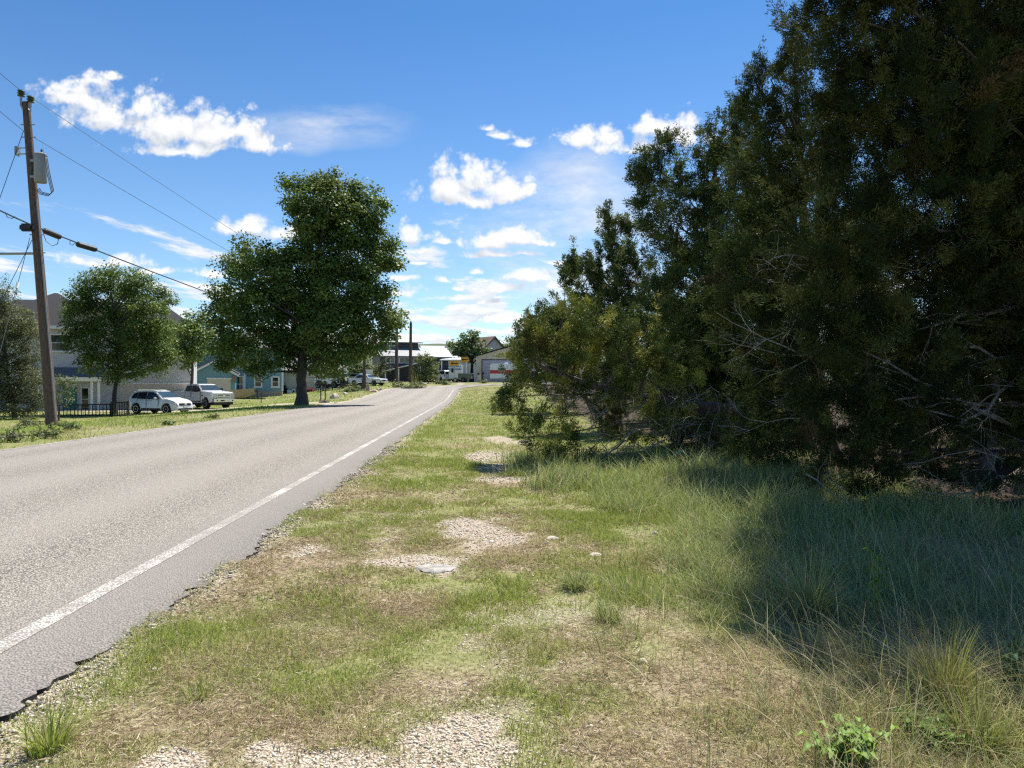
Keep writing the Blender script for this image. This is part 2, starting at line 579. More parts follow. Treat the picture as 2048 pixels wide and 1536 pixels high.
def masks(X, Y):
    """gravel, dryness, leaf litter, tall grass at ground places"""
    X = np.asarray(X, float); Y = np.asarray(Y, float)
    n1 = fbm(X * 1.7, Y * 1.7, 11); n2 = fbm(X * 6, Y * 6, 23, 3)
    w = (n1 - .5) * 1.1 + (n2 - .5) * 1.0
    g = np.zeros_like(X)
    for cx, cy, a, b in PATCHES:
        dd = np.sqrt(((X - cx) / a) ** 2 + ((Y - cy) / b) ** 2)
        g = np.maximum(g, 1 - sst(.7, 1.15, dd + w))
    r = X - line_x(Y)
    g = np.maximum(g, (1 - sst(.55, .95, r + w * .35)) * (r > 0) * .8)         # crumbled strip beside the asphalt
    g = np.maximum(g, .35 * sst(.66, .74, fbm(X * .9 + 40, Y * .9, 31) + (n2 - .5) * .35) * (r > 0) * (Y < 8) * (1 - sst(.6, 1.6, X)))
    dry = np.clip(.15 + 2.3 * (fbm(X * .8, Y * .8, 47, 4) - .5) + .9 * (n2 - .5) + .35 * (1 - sst(4, 8, Y)) - .25 * sst(8, 18, Y), 0, 1)
    for cx, cy, a, b in DRY:
        dd = np.sqrt(((X - cx) / a) ** 2 + ((Y - cy) / b) ** 2)
        dry = np.clip(dry + .42 * (1 - sst(.4, 1.25, dd + w * .8)), 0, 1)
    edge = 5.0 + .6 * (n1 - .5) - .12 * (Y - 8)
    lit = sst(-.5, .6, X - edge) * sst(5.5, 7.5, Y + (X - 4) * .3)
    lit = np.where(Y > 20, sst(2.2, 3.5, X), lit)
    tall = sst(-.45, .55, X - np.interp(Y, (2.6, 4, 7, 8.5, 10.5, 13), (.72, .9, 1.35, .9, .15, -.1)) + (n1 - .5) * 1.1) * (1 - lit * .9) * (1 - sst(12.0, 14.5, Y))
    tall = np.maximum(tall, .0)
    tall = tall * (1 - sst(.2, .6, g))
    return g, dry, lit, tall


def axis(segs):
    out = []
    for a, b, st in segs:
        out.append(np.arange(a, b, st))
    return np.unique(np.round(np.concatenate(out), 4))


def build_ground():
    xs = axis([(-900, -120, 60), (-120, -30, 3), (-30, -4, .5), (-4, 6, .045), (6, 16, .35), (16, 60, 3), (60, 120, 8), (120, 901, 60)])
    ys = axis([(-30, 1, 1.5), (1, 1.6, .2), (1.6, 11, .045), (11, 20, .15), (20, 60, .6), (60, 130, 1.2), (130, 300, 10), (300, 3001, 150)])
    X, Y = np.meshgrid(xs, ys)
    Z = gz(X, Y)
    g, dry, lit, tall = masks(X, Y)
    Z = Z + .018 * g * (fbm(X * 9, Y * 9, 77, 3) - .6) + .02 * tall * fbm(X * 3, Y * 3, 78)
    # the ground dips under the asphalt
    r = X - line_x(Y)
    under = (r < .45) & (r > -ROADW - .1)
    Z = np.where(under & (Y < 120), Z - .03, Z)
    Z = Z - 60 * sst(200, 900, Y)
    V = np.stack([X, Y, Z], -1).reshape(-1, 3)
    nx, ny = len(xs), len(ys)
    i = (np.arange(ny - 1)[:, None] * nx + np.arange(nx - 1)[None, :]).reshape(-1)
    Fc = np.stack([i, i + 1, i + nx + 1, i + nx], -1)
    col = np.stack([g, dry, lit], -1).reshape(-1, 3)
    m, t, b = newmat('verge_soil')
    at_ = t.node('ShaderNodeAttribute', attribute_name='tint')
    sp = t.node('ShaderNodeSeparateColor', i={0: at_.outputs['Color']})
    G, D, L = sp.outputs[0], sp.outputs[1], sp.outputs[2]
    co = t.node('ShaderNodeTexCoord').outputs['Object']
    n1 = t.noise(co, 30, 6, .7); n2 = t.noise(co, 3, 5)
    soil = t.ramp(n1, [(.3, (.15, .115, .075)), (.55, (.34, .27, .18)), (.75, (.48, .40, .29))])
    green = t.ramp(n1, [(.3, (.09, .115, .03)), (.7, (.25, .28, .09))])
    gf = t.math('MULTIPLY', t.math('SUBTRACT', 1.0, D), .75)
    c = t.mix(gf, soil, green)
    # far lawns are closed turf
    yy = t.node('ShaderNodeSeparateXYZ', i={0: co}).outputs[1]
    vo = t.node('ShaderNodeTexVoronoi'); vo.inputs['Scale'].default_value = 95; t.l.new(co, vo.inputs['Vector'])
    peb = t.ramp(t.node('ShaderNodeSeparateColor', i={0: vo.outputs['Color']}).outputs[0], [(0, (.36, .30, .22)), (.4, (.55, .47, .36)), (1, (.68, .61, .50))])
    gap = t.math('MULTIPLY', t.math('SUBTRACT', vo.outputs['Distance'], .42, clamp=True), 3.0, clamp=True)
    peb = t.mix(gap, peb, (.16, .12, .085))
    peb = t.mix(t.math('MULTIPLY', n2, .35), peb, (.33, .26, .18))
    c = t.mix(G, c, peb)
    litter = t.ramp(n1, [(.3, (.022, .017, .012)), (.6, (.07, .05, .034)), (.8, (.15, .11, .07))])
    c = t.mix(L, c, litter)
    t.l.new(c, b.inputs['Base Color']); b.inputs['Roughness'].default_value = 1; b.inputs['Specular IOR Level'].default_value = .1
    h = t.math('ADD', t.math('MULTIPLY', t.math('SUBTRACT', .6, vo.outputs['Distance']), G), n1)
    t.l.new(t.bump(h, .7, .015), b.inputs['Normal'])
    me = mesh_np('ground', V, Fc, m, col, smooth=True)
    tag(link('ground', me), 'grassy roadside ground with bare gravel patches', kind='structure')


build_ground()


# ------------------------------------------------------------------ road
def road_frame():
    """points of the right edge line with their outward normals, along the road"""
    pts = []
    for y in list(np.arange(-4, 14, .03)) + list(np.arange(14, 40, .4)) + list(np.arange(40, BEND_Y, 1.0)):
        pts.append((float(line_x(y)), y, 0.0))
    cx0 = float(line_x(BEND_Y)); rad = BEND_R - ROADW / 2
    a0 = math.atan2(.049, 1)
    # centre of the bend lies to the right of the road
    nx, ny = math.cos(a0), math.sin(a0)
    ccx, ccy = cx0 + nx * rad, BEND_Y + ny * rad
    for k in range(61):
        th = (math.pi / 2 + a0 - R(8)) * k / 60
        ang = math.pi + a0 - th
        pts.append((ccx + rad * math.cos(ang), ccy + rad * math.sin(ang), th))
    thend = pts[-1][2]
    hx, hy = math.sin(thend - a0), math.cos(thend - a0)
    for k in range(1, 20):
        pts.append((pts[60 - 61][0] + 0, pts[-1][1], thend) if False else (pts[-1][0] + hx * 3, pts[-1][1] + hy * 3, thend))
    out = []
    for x, y, th in pts:
        hx, hy = math.sin(th - a0), math.cos(th - a0)
        out.append((x, y, hy, -hx))       # normal points to the inner (right) side
    return out


RF = road_frame()


def strip(name, offs, mat, lift, label, jag=None, side=None, upto=None):
    V = []; Fc = []; mi = []
    rf = RF if upto is None else RF[:upto]
    n = len(offs)
    for x, y, nx, ny in rf:
        for k, o in enumerate(offs):
            oo = o
            if jag and k == n - 1:
                oo += jag(x, y)
            px, py = x + nx * oo, y + ny * oo
            crown = .05 * (1 - ((o + ROADW / 2) / (ROADW / 2 + .8)) ** 2)
            V.append((px, py, gzf(x, y) + .02 + crown + lift))
    for i in range(len(rf) - 1):
        for k in range(n - 1):
            a = i * n + k
            Fc.append((a, a + 1, a + n + 1, a + n)); mi.append(0)
    if side:
        for kk in (0, n - 1):
            base = len(V)
            for i in range(len(rf)):
                p = V[i * n + kk]
                s = .012 if kk else -.012
                V.append((p[0] + rf[i][2] * s, p[1] + rf[i][3] * s, p[2] - .16))
            for i in range(len(rf) - 1):
                Fc.append((i * n + kk, (i + 1) * n + kk, base + i + 1, base + i)); mi.append(1)
    me = bpy.data.meshes.new(name); me.from_pydata(V, [], Fc)
    me.materials.append(mat)
    if side: me.materials.append(side)
    me.polygons.foreach_set('material_index', mi)
    me.update()
    return tag(link(name, me), label, kind='structure')


def road_mats():
    m, t, b = newmat('chip_seal')
    co = t.node('ShaderNodeTexCoord').outputs['Object']
    vo = t.node('ShaderNodeTexVoronoi'); vo.inputs['Scale'].default_value = 80; t.l.new(co, vo.inputs['Vector'])
    ch = t.node('ShaderNodeSeparateColor', i={0: vo.outputs['Color']}).outputs[0]
    chip = t.ramp(ch, [(0, (.17, .153, .132)), (.35, (.335, .303, .258)), (.75, (.47, .427, .365)), (1, (.58, .53, .455))])
    gap = t.math('MULTIPLY', t.math('SUBTRACT', vo.outputs['Distance'], .38, clamp=True), 3.5, clamp=True)
    n2 = t.noise(co, .6, 6, .6)
    c = t.mix(gap, chip, (.10, .088, .075))
    c = t.mix(t.math('MULTIPLY', t.math('SUBTRACT', n2, .35, clamp=True), 1.3, clamp=True), c, t.mix(.5, c, (.23, .205, .17)))
    x, y, z = t.node('ShaderNodeSeparateXYZ', i={0: co}).outputs
    # position across the lane: darker, less worn shoulder outside the edge line
    r = t.math('ADD', x, t.math('MULTIPLY_ADD', y, .049, 2.466))
    sh = t.node('ShaderNodeMapRange'); t.l.new(t.math('ADD', r, t.math('MULTIPLY', t.math('SUBTRACT', n2, .5), .5)), sh.inputs[0])
    sh.inputs[1].default_value = -.35; sh.inputs[2].default_value = .15; sh.inputs[3].default_value = 0; sh.inputs[4].default_value = .85
    c = t.mix(sh.outputs[0], c, t.mix(.6, c, (.115, .11, .108)))
    # wheel tracks and older, darker places
    tr = t.math('SINE', t.math('MULTIPLY_ADD', r, 3.45, 1.2)); nb = t.noise(co, .25, 5, .6)
    c = t.mix(t.math('MULTIPLY_ADD', tr, .16, t.math('MULTIPLY', nb, .40)), c, (.35, .318, .275))
    t.l.new(c, b.inputs['Base Color']); b.inputs['Roughness'].default_value = .85; b.inputs['Specular IOR Level'].default_value = .25
    t.l.new(t.bump(t.math('SUBTRACT', .6, vo.outputs['Distance']), .8, .012), b.inputs['Normal'])
    side = plain('broken_asphalt', (.022, .02, .02), .9, var=.4, scale=30, bump=.8)
    m2, t, b = newmat('worn_line_paint')
    co = t.node('ShaderNodeTexCoord').outputs['Object']
    vo = t.node('ShaderNodeTexVoronoi'); vo.inputs['Scale'].default_value = 70; t.l.new(co, vo.inputs['Vector'])
    n1 = t.noise(co, 9, 5, .65)
    n0 = t.noise(co, .9, 4, .6)
    wear = t.math('ADD', t.math('MULTIPLY', vo.outputs['Distance'], .8), t.math('ADD', t.math('MULTIPLY', n1, .75), t.math('MULTIPLY', t.math('SUBTRACT', n0, .45), 1.0)))
    f = t.node('ShaderNodeMapRange'); t.l.new(wear, f.inputs[0]); f.inputs[1].default_value = .50; f.inputs[2].default_value = .86
    c = t.mix(f.outputs[0], (.66, .64, .58), (.24, .21, .18))
    t.l.new(c, b.inputs['Base Color']); b.inputs['Roughness'].default_value = .7
    t.l.new(t.bump(t.math('SUBTRACT', .6, vo.outputs['Distance']), .6, .01), b.inputs['Normal'])
    return m, side, m2


M_road, M_side, M_line = road_mats()


def jag(x, y):
    s = y + x * .3
    return float((fbm(s * .9, 3.3, 5, 3) - .5) * .22 + (fbm(s * 5, 1.3, 9, 3) - .5) * .2 + (fbm(s * 17, 7.7, 19, 2) - .5) * .10)


strip('road', [-ROADW - .12, -ROADW * .75, -ROADW / 2, -ROADW * .25, -.3, 0, .3, .58], M_road, 0, 'grey chip seal road curving right at the far end', jag, M_side)
strip('edge_line', [-.06, .0, .06], M_line, .003, 'worn white edge line of the road beside the verge')
strip('edge_line', [-ROADW - .02, -ROADW + .07], M_line, .004, 'thin white edge line along the far side of the road')
# ------------------------------------------------------------------ grass
def blades(P, az, L, W, lean, k, rng):
    """P base points; each blade is k quads, bending over towards az"""
    N = len(P)
    t = np.linspace(0, 1, k + 1)[None, :, None]
    d = np.stack([np.cos(az), np.sin(az), np.zeros(N)], -1)[:, None, :]
    up = np.array([0, 0, 1.0])[None, None, :]
    L_ = L[:, None, None]; ln = lean[:, None, None]
    c = P[:, None, :] + up * (L_ * (t * (1 - .25 * ln) - .35 * ln * t ** 2.5)) + d * (L_ * ln * (.25 * t + .75 * t ** 2))
    fa = rng.uniform(0, 2 * np.pi, N)
    s = np.stack([np.cos(fa), np.sin(fa), np.zeros(N)], -1)[:, None, :]
    w = (W[:, None, None] * .5) * (1 - .88 * t ** 1.6)
    a = c - s * w; b = c + s * w
    V = np.stack([a, b], 2).reshape(N, (k + 1) * 2, 3)
    base = (np.arange(N) * (k + 1) * 2)[:, None, None]
    q = np.array([[2 * i, 2 * i + 1, 2 * i + 3, 2 * i + 2] for i in range(k)])[None]
    return V.reshape(-1, 3), (base + q).reshape(-1, 4)


GREENS = np.array([[.27, .35, .06], [.35, .41, .08], [.42, .45, .12], [.21, .27, .06]])
STRAWS = np.array([[.52, .43, .25], [.44, .35, .19], [.58, .50, .33], [.32, .22, .13]])
BLUEG = np.array([[.18, .25, .10], [.25, .32, .11], [.32, .37, .13], [.42, .40, .21]])


def blade_cols(dry, rng, pal=GREENS):
    N = len(dry)
    isd = rng.random(N) < dry
    c = np.where(isd[:, None], STRAWS[rng.integers(0, 4, N)], pal[rng.integers(0, len(pal), N)])
    return c * rng.uniform(.75, 1.25, (N, 1))


def scatter(x0, x1, y0, y1, dens, rng):
    n = int((x1 - x0) * (y1 - y0) * dens)
    return rng.uniform(x0, x1, n), rng.uniform(y0, y1, n)


def unit(a):
    return a / np.maximum(np.linalg.norm(a, axis=-1, keepdims=True), 1e-9)


def diamonds(o, d, L, W, rng, bend=0, nrm=None):
    n = len(o)
    s = unit(np.cross(d, unit(rng.normal(size=(n, 3))) if nrm is None else nrm))
    m = o + d * (L * .5)[:, None]
    tip = o + d * L[:, None]
    if bend: tip[:, 2] -= bend * L
    V = np.stack([o, m + s * (W * .5)[:, None], tip, m - s * (W * .5)[:, None]], 1).reshape(-1, 3)
    return V, np.arange(n * 4).reshape(-1, 4)


def verge_grass():
    rng = np.random.default_rng(3)
    parts = []
    zones = [(-3.4, 4.2, 1.6, 4.5, 15000, .036, .0034, 2), (-3.6, 5.5, 4.5, 8, 8500, .045, .005, 2), (-4.2, 5.0, 8, 14, 3000, .055, .0075, 2),
             (-5.2, 4.6, 14, 26, 650, .065, .013, 1), (-6.8, 5.0, 26, 45, 190, .075, .024, 1), (-9, 6.0, 45, 84, 50, .085, .05, 1)]
    for x0, x1, y0, y1, den, L, W, k in zones:
        X, Y = scatter(x0, x1, y0, y1, den, rng)
        # only what the frame and a step to the side can see
        ok = (np.abs(X) < Y * .80 + .7)
        X, Y = X[ok], Y[ok]
        g, dry, lit, tall = masks(X, Y)
        r = X - line_x(Y)
        cl = fbm(X * 2.6, Y * 2.6, 91, 3); fine = fbm(X * 9, Y * 9, 92, 2)
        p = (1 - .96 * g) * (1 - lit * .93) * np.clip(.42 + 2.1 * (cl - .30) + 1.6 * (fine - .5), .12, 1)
        p = p * (r > .52 + .25 * (fine - .5))
        ok = rng.random(len(X)) < p
        X, Y, dry, cl, fine, tall = X[ok], Y[ok], dry[ok], cl[ok], fine[ok], tall[ok]
        N = len(X)
        P = np.stack([X, Y, gz(X, Y) - .004], -1)
        hgt = .55 + 1.3 * np.clip(cl - .35, 0, .5) * 2
        Ls = L * hgt * rng.uniform(.5, 1.5, N) * (1 + .5 * tall)
        isdry = np.clip(dry * 1.0 + .12, 0, 1)
        lean = np.where(rng.random(N) < isdry * .75, rng.uniform(.7, 1.15, N), rng.uniform(.15, .8, N))
        V, Q = blades(P, rng.uniform(0, 6.283, N), Ls, W * rng.uniform(.7, 1.3, N), lean, k, rng)
        c = blade_cols(isdry, rng)
        parts.append((V, Q, np.repeat(c, k, 0)))
    # dead thatch lying flat between the living blades
    for x0, x1, y0, y1, den, L, W in ((-3.4, 4.2, 1.6, 4.5, 7500, .05, .003), (-3.6, 5.5, 4.5, 8, 3600, .06, .0045), (-4.2, 5.0, 8, 13, 900, .07, .008)):
        X, Y = scatter(x0, x1, y0, y1, den, rng)
        ok = (np.abs(X) < Y * .80 + .7)
        X, Y = X[ok], Y[ok]
        g, dry, lit, tall = masks(X, Y)
        fine = fbm(X * 5, Y * 5, 93, 3)
        r = X - line_x(Y)
        ok = (rng.random(len(X)) < (1 - .93 * g) * np.clip(.12 + 1.1 * dry + 1.7 * (fine - .5), .04, 1)) & (r > .58)
        X, Y, fine = X[ok], Y[ok], fine[ok]; N = len(X)
        az = rng.uniform(0, 6.283, N); el = rng.uniform(-.05, .35, N)
        d = np.stack([np.cos(az) * np.cos(el), np.sin(az) * np.cos(el), np.sin(el)], -1)
        P = np.stack([X, Y, gz(X, Y) + .004 + .012 * rng.random(N)], -1)
        V, Q = diamonds(P, d, L * rng.uniform(.4, 1.4, N), W * rng.uniform(.7, 1.4, N), rng)
        THA = np.array([[.54, .44, .28], [.40, .29, .20], [.60, .51, .36], [.28, .19, .14], [.33, .215, .155]])
        sel = np.clip((fine * 5 + rng.normal(0, 1.1, N)).astype(int), 0, 4)
        parts.append((V, Q, THA[sel] * rng.uniform(.75, 1.2, (N, 1))))
    return parts


def join(parts):
    Vs = []; Qs = []; Cs = []; b = 0
    for V, Q, C in parts:
        Vs.append(V); Qs.append(Q + b); Cs.append(C); b += len(V)
    return np.concatenate(Vs), np.concatenate(Qs), np.concatenate(Cs)


def stuff(name, parts, mat, label):
    V, Q, C = join(parts)
    return tag(link(name, mesh_np(name, V, Q, mat, C)), label, kind='stuff')


stuff('verge_grass', verge_grass(), M_grass, 'short patchy green and straw coloured grass on the verge')


def tall_grass():
    rng = np.random.default_rng(8)
    parts = []
    for x0, x1, y0, y1, tufts, per, L, W in ((.2, 4.6, 1.7, 5, 100, 52, .23, .0042), (-.6, 5.2, 5, 9, 36, 46, .30, .0058), (-1.0, 5.4, 9, 14.5, 26, 40, .33, .0085)):
        X, Y = scatter(x0, x1, y0, y1, tufts, rng)
        g, dry, lit, tall = masks(X, Y)
        cl = fbm(X * 1.4, Y * 1.4, 66, 3)
        ok = rng.random(len(X)) < tall * np.clip(.42 + 2.2 * (cl - .35), .22, 1)
        X, Y, dry, cl = X[ok], Y[ok], dry[ok], cl[ok]
        T = len(X)
        if not T: continue
        sz = rng.uniform(.5, 1.25, T) * (.6 + .9 * np.clip(cl - .3, 0, .5) * 2)
        taz = rng.uniform(0, 6.283, T); tdry = np.clip(dry * .55 + rng.uniform(-.2, .3, T) + .35 * (1 - sst(3, 5, Y)), .05, .9)
        i = np.repeat(np.arange(T), per); N = len(i)
        r = rng.normal(0, .05, (N, 2)) * (1 + sz[i][:, None])
        bx = X[i] + r[:, 0]; by = Y[i] + r[:, 1]
        P = np.stack([bx, by, gz(bx, by) - .01], -1)
        az = np.where(rng.random(N) < .55, taz[i] + rng.normal(0, .6, N), rng.uniform(0, 6.283, N))
        Ls = L * sz[i] * rng.uniform(.45, 1.35, N)
        lean = rng.beta(2.2, 2.2, N) * 1.15
        V, Q = blades(P, az, Ls, W * rng.uniform(.6, 1.3, N), lean, 4, rng)
        c = blade_cols(tdry[i] * .8, rng, BLUEG)
        parts.append((V, Q, np.repeat(c, 4, 0)))
    # thin, half dry stalks arching over the rest
    X, Y = scatter(.5, 4.4, 1.7, 6.5, 420, rng)
    g, dry, lit, tall = masks(X, Y)
    ok = rng.random(len(X)) < tall * np.clip(.3 + 2.5 * (fbm(X * 2, Y * 2, 55, 2) - .35), .1, 1)
    X, Y = X[ok], Y[ok]; N = len(X)
    P = np.stack([X, Y, gz(X, Y) - .01], -1)
    V, Q = blades(P, rng.normal(2.6, 1.2, N), rng.uniform(.22, .55, N), rng.uniform(.0025, .0045, N), rng.beta(2.5, 2, N) * 1.2, 5, rng)
    parts.append((V, Q, np.repeat(blade_cols(np.full(N, .5), rng, BLUEG), 5, 0)))
    return parts


stuff('tall_grass', tall_grass(), M_grass, 'long arching grass along the foot of the cedars')


def lawn_grass():
    """turf and weeds on the far side of the road"""
    rng = np.random.default_rng(21)
    parts = []
    for x0, x1, y0, y1, den, L, W in ((-24, -9.8, 14, 30, 190, .08, .022), (-34, -10.5, 30, 50, 70, .09, .04), (-42, -11, 50, 78, 26, .10, .07), (-45, -9, 78, 112, 9, .14, .12)):
        X, Y = scatter(x0, x1, y0, y1, den, rng)
        d = line_x(Y) - ROADW - X
        drive = in_drive(X, Y)
        cl = fbm(X * .6, Y * .6, 17, 3)
        ok = (d > .12) & (X > -.78 * Y) & (~drive) & (rng.random(len(X)) < np.clip(.45 + 1.5 * (cl - .4), .1, 1))
        X, Y, cl, d = X[ok], Y[ok], cl[ok], d[ok]; N = len(X)
        P = np.stack([X, Y, gz(X, Y) - .01], -1)
        Ls = L * rng.uniform(.5, 1.5, N) * (.6 + 1.1 * cl)
        V, Q = blades(P, rng.uniform(0, 6.283, N), Ls, W * rng.uniform(.6, 1.3, N), rng.uniform(.1, .9, N), 1, rng)
        dry = np.clip(.30 + 1.2 * (fbm(X * .3, Y * .3, 29, 3) - .55) + .35 * (1 - sst(.3, 2.2, d)), .04, .8)
        c = blade_cols(dry, rng, GREENS * np.array([1.0, 1.18, .9]))
        parts.append((V, Q, c))
    return parts


def quad_hits(pix):
    return [hit(*p)[:2] for p in pix]


def poly_mask(poly):
    def f(X, Y):
        ins = np.zeros(np.shape(X), bool)
        n = len(poly)
        for i in range(n):
            x1, y1 = poly[i]; x2, y2 = poly[(i + 1) % n]
            c = ((y1 > Y) != (y2 > Y)) & (X < (x2 - x1) * (Y - y1) / ((y2 - y1) if abs(y2 - y1) > 1e-9 else 1e-9) + x1)
            ins ^= c
        return ins
    return f


# pale gravel driveway and sandy shoulder in front of the houses
DRIVE = [(-12.6, 41.5), (-12.7, 50), (-17.5, 52.5), (-25, 55), (-38, 58), (-38, 60.6), (-25, 58.6), (-16.8, 55.6), (-13.0, 54.2), (-13.2, 60), (-12.6, 60.5)]
DRIVE = [(-17.2, 51.6), (-30, 54.6), (-42, 57.5), (-42, 64), (-30, 61.5), (-18, 56.5), (-12.9, 54.5), (-12.7, 50.5)]
_drv = poly_mask(DRIVE)
SHOULDER = [(-11.75 - .05, 30), (-12.6, 47), (-13.6, 66), (-13.6, 70), (-12.3, 70), (-12.15, 47), (-11.5, 30)]


def in_drive(X, Y):
    return _drv(np.asarray(X), np.asarray(Y))


def flat_patch(name, poly, mat, label, step=.8, lift=.02):
    f = poly_mask(poly)
    xs = np.arange(min(p[0] for p in poly), max(p[0] for p in poly) + step, step)
    ys = np.arange(min(p[1] for p in poly), max(p[1] for p in poly) + step, step)
    V = []; Fc = []; idx = {}
    def vid(i, j):
        if (i, j) not in idx:
            x = xs[0] + i * step; y = ys[0] + j * step
            idx[(i, j)] = len(V); V.append((x, y, gzf(x, y) + lift))
        return idx[(i, j)]
    for i in range(len(xs)):
        for j in range(len(ys)):
            if f(np.array(xs[0] + (i + .5) * step), np.array(ys[0] + (j + .5) * step)):
                Fc.append((vid(i, j), vid(i + 1, j), vid(i + 1, j + 1), vid(i, j + 1)))
    me = bpy.data.meshes.new(name); me.from_pydata(V, [], Fc); me.materials.append(mat)
    return tag(link(name, me), label, kind='structure')


def drive_mat():
    m, t, b = newmat('drive_gravel')
    co = t.node('ShaderNodeTexCoord').outputs['Object']
    n = t.noise(co, 18, 6, .7); n2 = t.noise(co, 1.2, 4)
    c = t.ramp(n, [(.3, (.30, .25, .18)), (.7, (.55, .48, .38))])
    c = t.mix(t.math('MULTIPLY', n2, .5), c, (.25, .22, .13))
    t.l.new(c, b.inputs['Base Color']); b.inputs['Roughness'].default_value = 1
    t.l.new(t.bump(n, .6, .02), b.inputs['Normal'])
    return m


M_drive = drive_mat()
flat_patch('driveway', DRIVE, M_drive, 'pale gravel driveway in front of the parked vehicles', .5)
flat_patch('road_shoulder', [(-12.55, 47), (-13.5, 66), (-13.9, 80), (-13.2, 80), (-12.95, 66), (-12.1, 47)], M_drive, 'sandy strip along the far edge of the road', .3, .035)
stuff('lawn_grass', lawn_grass(), M_grass, 'green lawn and weeds on the far side of the road')


def pebbles():
    """loose limestone gravel of the bare patches close to the camera"""
    rng = np.random.default_rng(5)
    out = []
    ico = np.array([(0, 0, 1), (.894, 0, .447), (.276, .851, .447), (-.724, .526, .447), (-.724, -.526, .447), (.276, -.851, .447), (.724, .526, -.447), (-.276, .851, -.447), (-.894, 0, -.447), (-.276, -.851, -.447), (.724, -.526, -.447), (0, 0, -1)])
    tri = np.array([(0,1,2),(0,2,3),(0,3,4),(0,4,5),(0,5,1),(1,6,2),(2,7,3),(3,8,4),(4,9,5),(5,10,1),(6,7,2),(7,8,3),(8,9,4),(9,10,5),(10,6,1),(11,7,6),(11,8,7),(11,9,8),(11,10,9),(11,6,10)])
    for x0, x1, y0, y1, den, s in ((-3.2, 2.2, 1.6, 5, 4200, .0046), (-3.4, 2.2, 5, 9, 900, .0075), (-3.8, 1.5, 9, 15, 160, .013)):
        X, Y = scatter(x0, x1, y0, y1, den, rng)
        g, dry, lit, tall = masks(X, Y)
        ok = (rng.random(len(X)) < np.clip(g * 1.1, .05, 1)) & (X - line_x(Y) > .5) & (np.abs(X) < Y * .8 + .5) & (tall < .5)
        X, Y = X[ok], Y[ok]; N = len(X)
        sc = s * rng.lognormal(0, .35, (N, 1, 1)) * rng.uniform(.6, 1.25, (N, 1, 3)) * np.array([1, 1, .7])
        a = rng.uniform(0, 6.283, N); ca, sa = np.cos(a), np.sin(a)
        v = ico[None] * sc * rng.uniform(.8, 1.2, (N, 12, 1))
        v = np.stack([v[..., 0] * ca[:, None] - v[..., 1] * sa[:, None], v[..., 0] * sa[:, None] + v[..., 1] * ca[:, None], v[..., 2]], -1)
        v += np.stack([X, Y, gz(X, Y) + .018 * (g[ok]) * (fbm(X * 9, Y * 9, 77, 3) - .6) + s * .25], -1)[:, None, :]
        Q = (np.arange(N)[:, None, None] * 12 + tri[None]).reshape(-1, 3)
        c = np.array([[.62, .55, .45], [.50, .42, .32], [.70, .65, .56], [.40, .33, .25]])[rng.integers(0, 4, N)] * rng.uniform(.8, 1.15, (N, 1))
        out.append((v.reshape(-1, 3), Q, np.repeat(c, 20, 0)))
    # crumbs of broken asphalt along the edge of the road
    n_ = 5200
    Y = rng.uniform(1.5, 16, n_); X = line_x(Y) + .50 + np.abs(rng.normal(0, .14, n_)) + .06 * rng.normal(size=n_)
    ok = np.abs(X) < Y * .8 + .5
    X, Y = X[ok], Y[ok]; N = len(X)
    sc = (.0040 + .00035 * Y[:, None, None]) * rng.lognormal(0, .5, (N, 1, 1)) * rng.uniform(.6, 1.3, (N, 1, 3)) * np.array([1, 1, .7])
    v = ico[None] * sc * rng.uniform(.75, 1.25, (N, 12, 1))
    v += np.stack([X, Y, gz(X, Y) + .006], -1)[:, None, :]
    Q = (np.arange(N)[:, None, None] * 12 + tri[None]).reshape(-1, 3)
    c = np.array([[.15, .135, .12], [.28, .25, .215], [.40, .355, .30], [.52, .46, .38]])[rng.integers(0, 4, N)] * rng.uniform(.8, 1.2, (N, 1))
    out.append((v.reshape(-1, 3), Q, np.repeat(c, 20, 0)))
    return out


def pebble_mat():
    m, t, b = newmat('pebble')
    a = t.node('ShaderNodeAttribute', attribute_name='tint')
    t.l.new(a.outputs['Color'], b.inputs['Base Color']); b.inputs['Roughness'].default_value = .9
    return m


M_peb = pebble_mat()
stuff('gravel', pebbles(), M_peb, 'loose pale limestone gravel in the bare patches of the verge')
# ------------------------------------------------------------------ trees
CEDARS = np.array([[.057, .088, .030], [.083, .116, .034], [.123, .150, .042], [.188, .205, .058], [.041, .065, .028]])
OAKS = np.array([[.075, .135, .028], [.105, .165, .034], [.145, .205, .045], [.055, .10, .024]])
OLIVE = np.array([[.075, .085, .040], [.105, .115, .055], [.14, .15, .075], [.06, .065, .03]])
LIGHT = np.array([[.13, .19, .05], [.10, .16, .045], [.17, .22, .075], [.07, .12, .035]])
SHRUB = np.array([[.09, .13, .04], [.12, .15, .06], [.07, .10, .03], [.16, .17, .09]])


def lobes_at(lst, Y, rng, dy=.8, flat=1.0):
    """lobes given in photograph pixels (x, y, radius[, vertical radius[, depth offset]]) at the tree's distance -> real ellipsoids"""
    out = []
    for l in lst:
        px, py, r = l[:3]
        rz = l[3] if len(l) > 3 and l[3] else r
        rw = r / F * Y
        off = l[4] if len(l) > 4 else rng.uniform(-dy, dy) * rw
        Yl = Y + off
        p = at(px, py, Yl)
        out.append((np.array(p), np.array([r / F * Yl, r / F * Yl * flat, rz / F * Yl])))
    return out


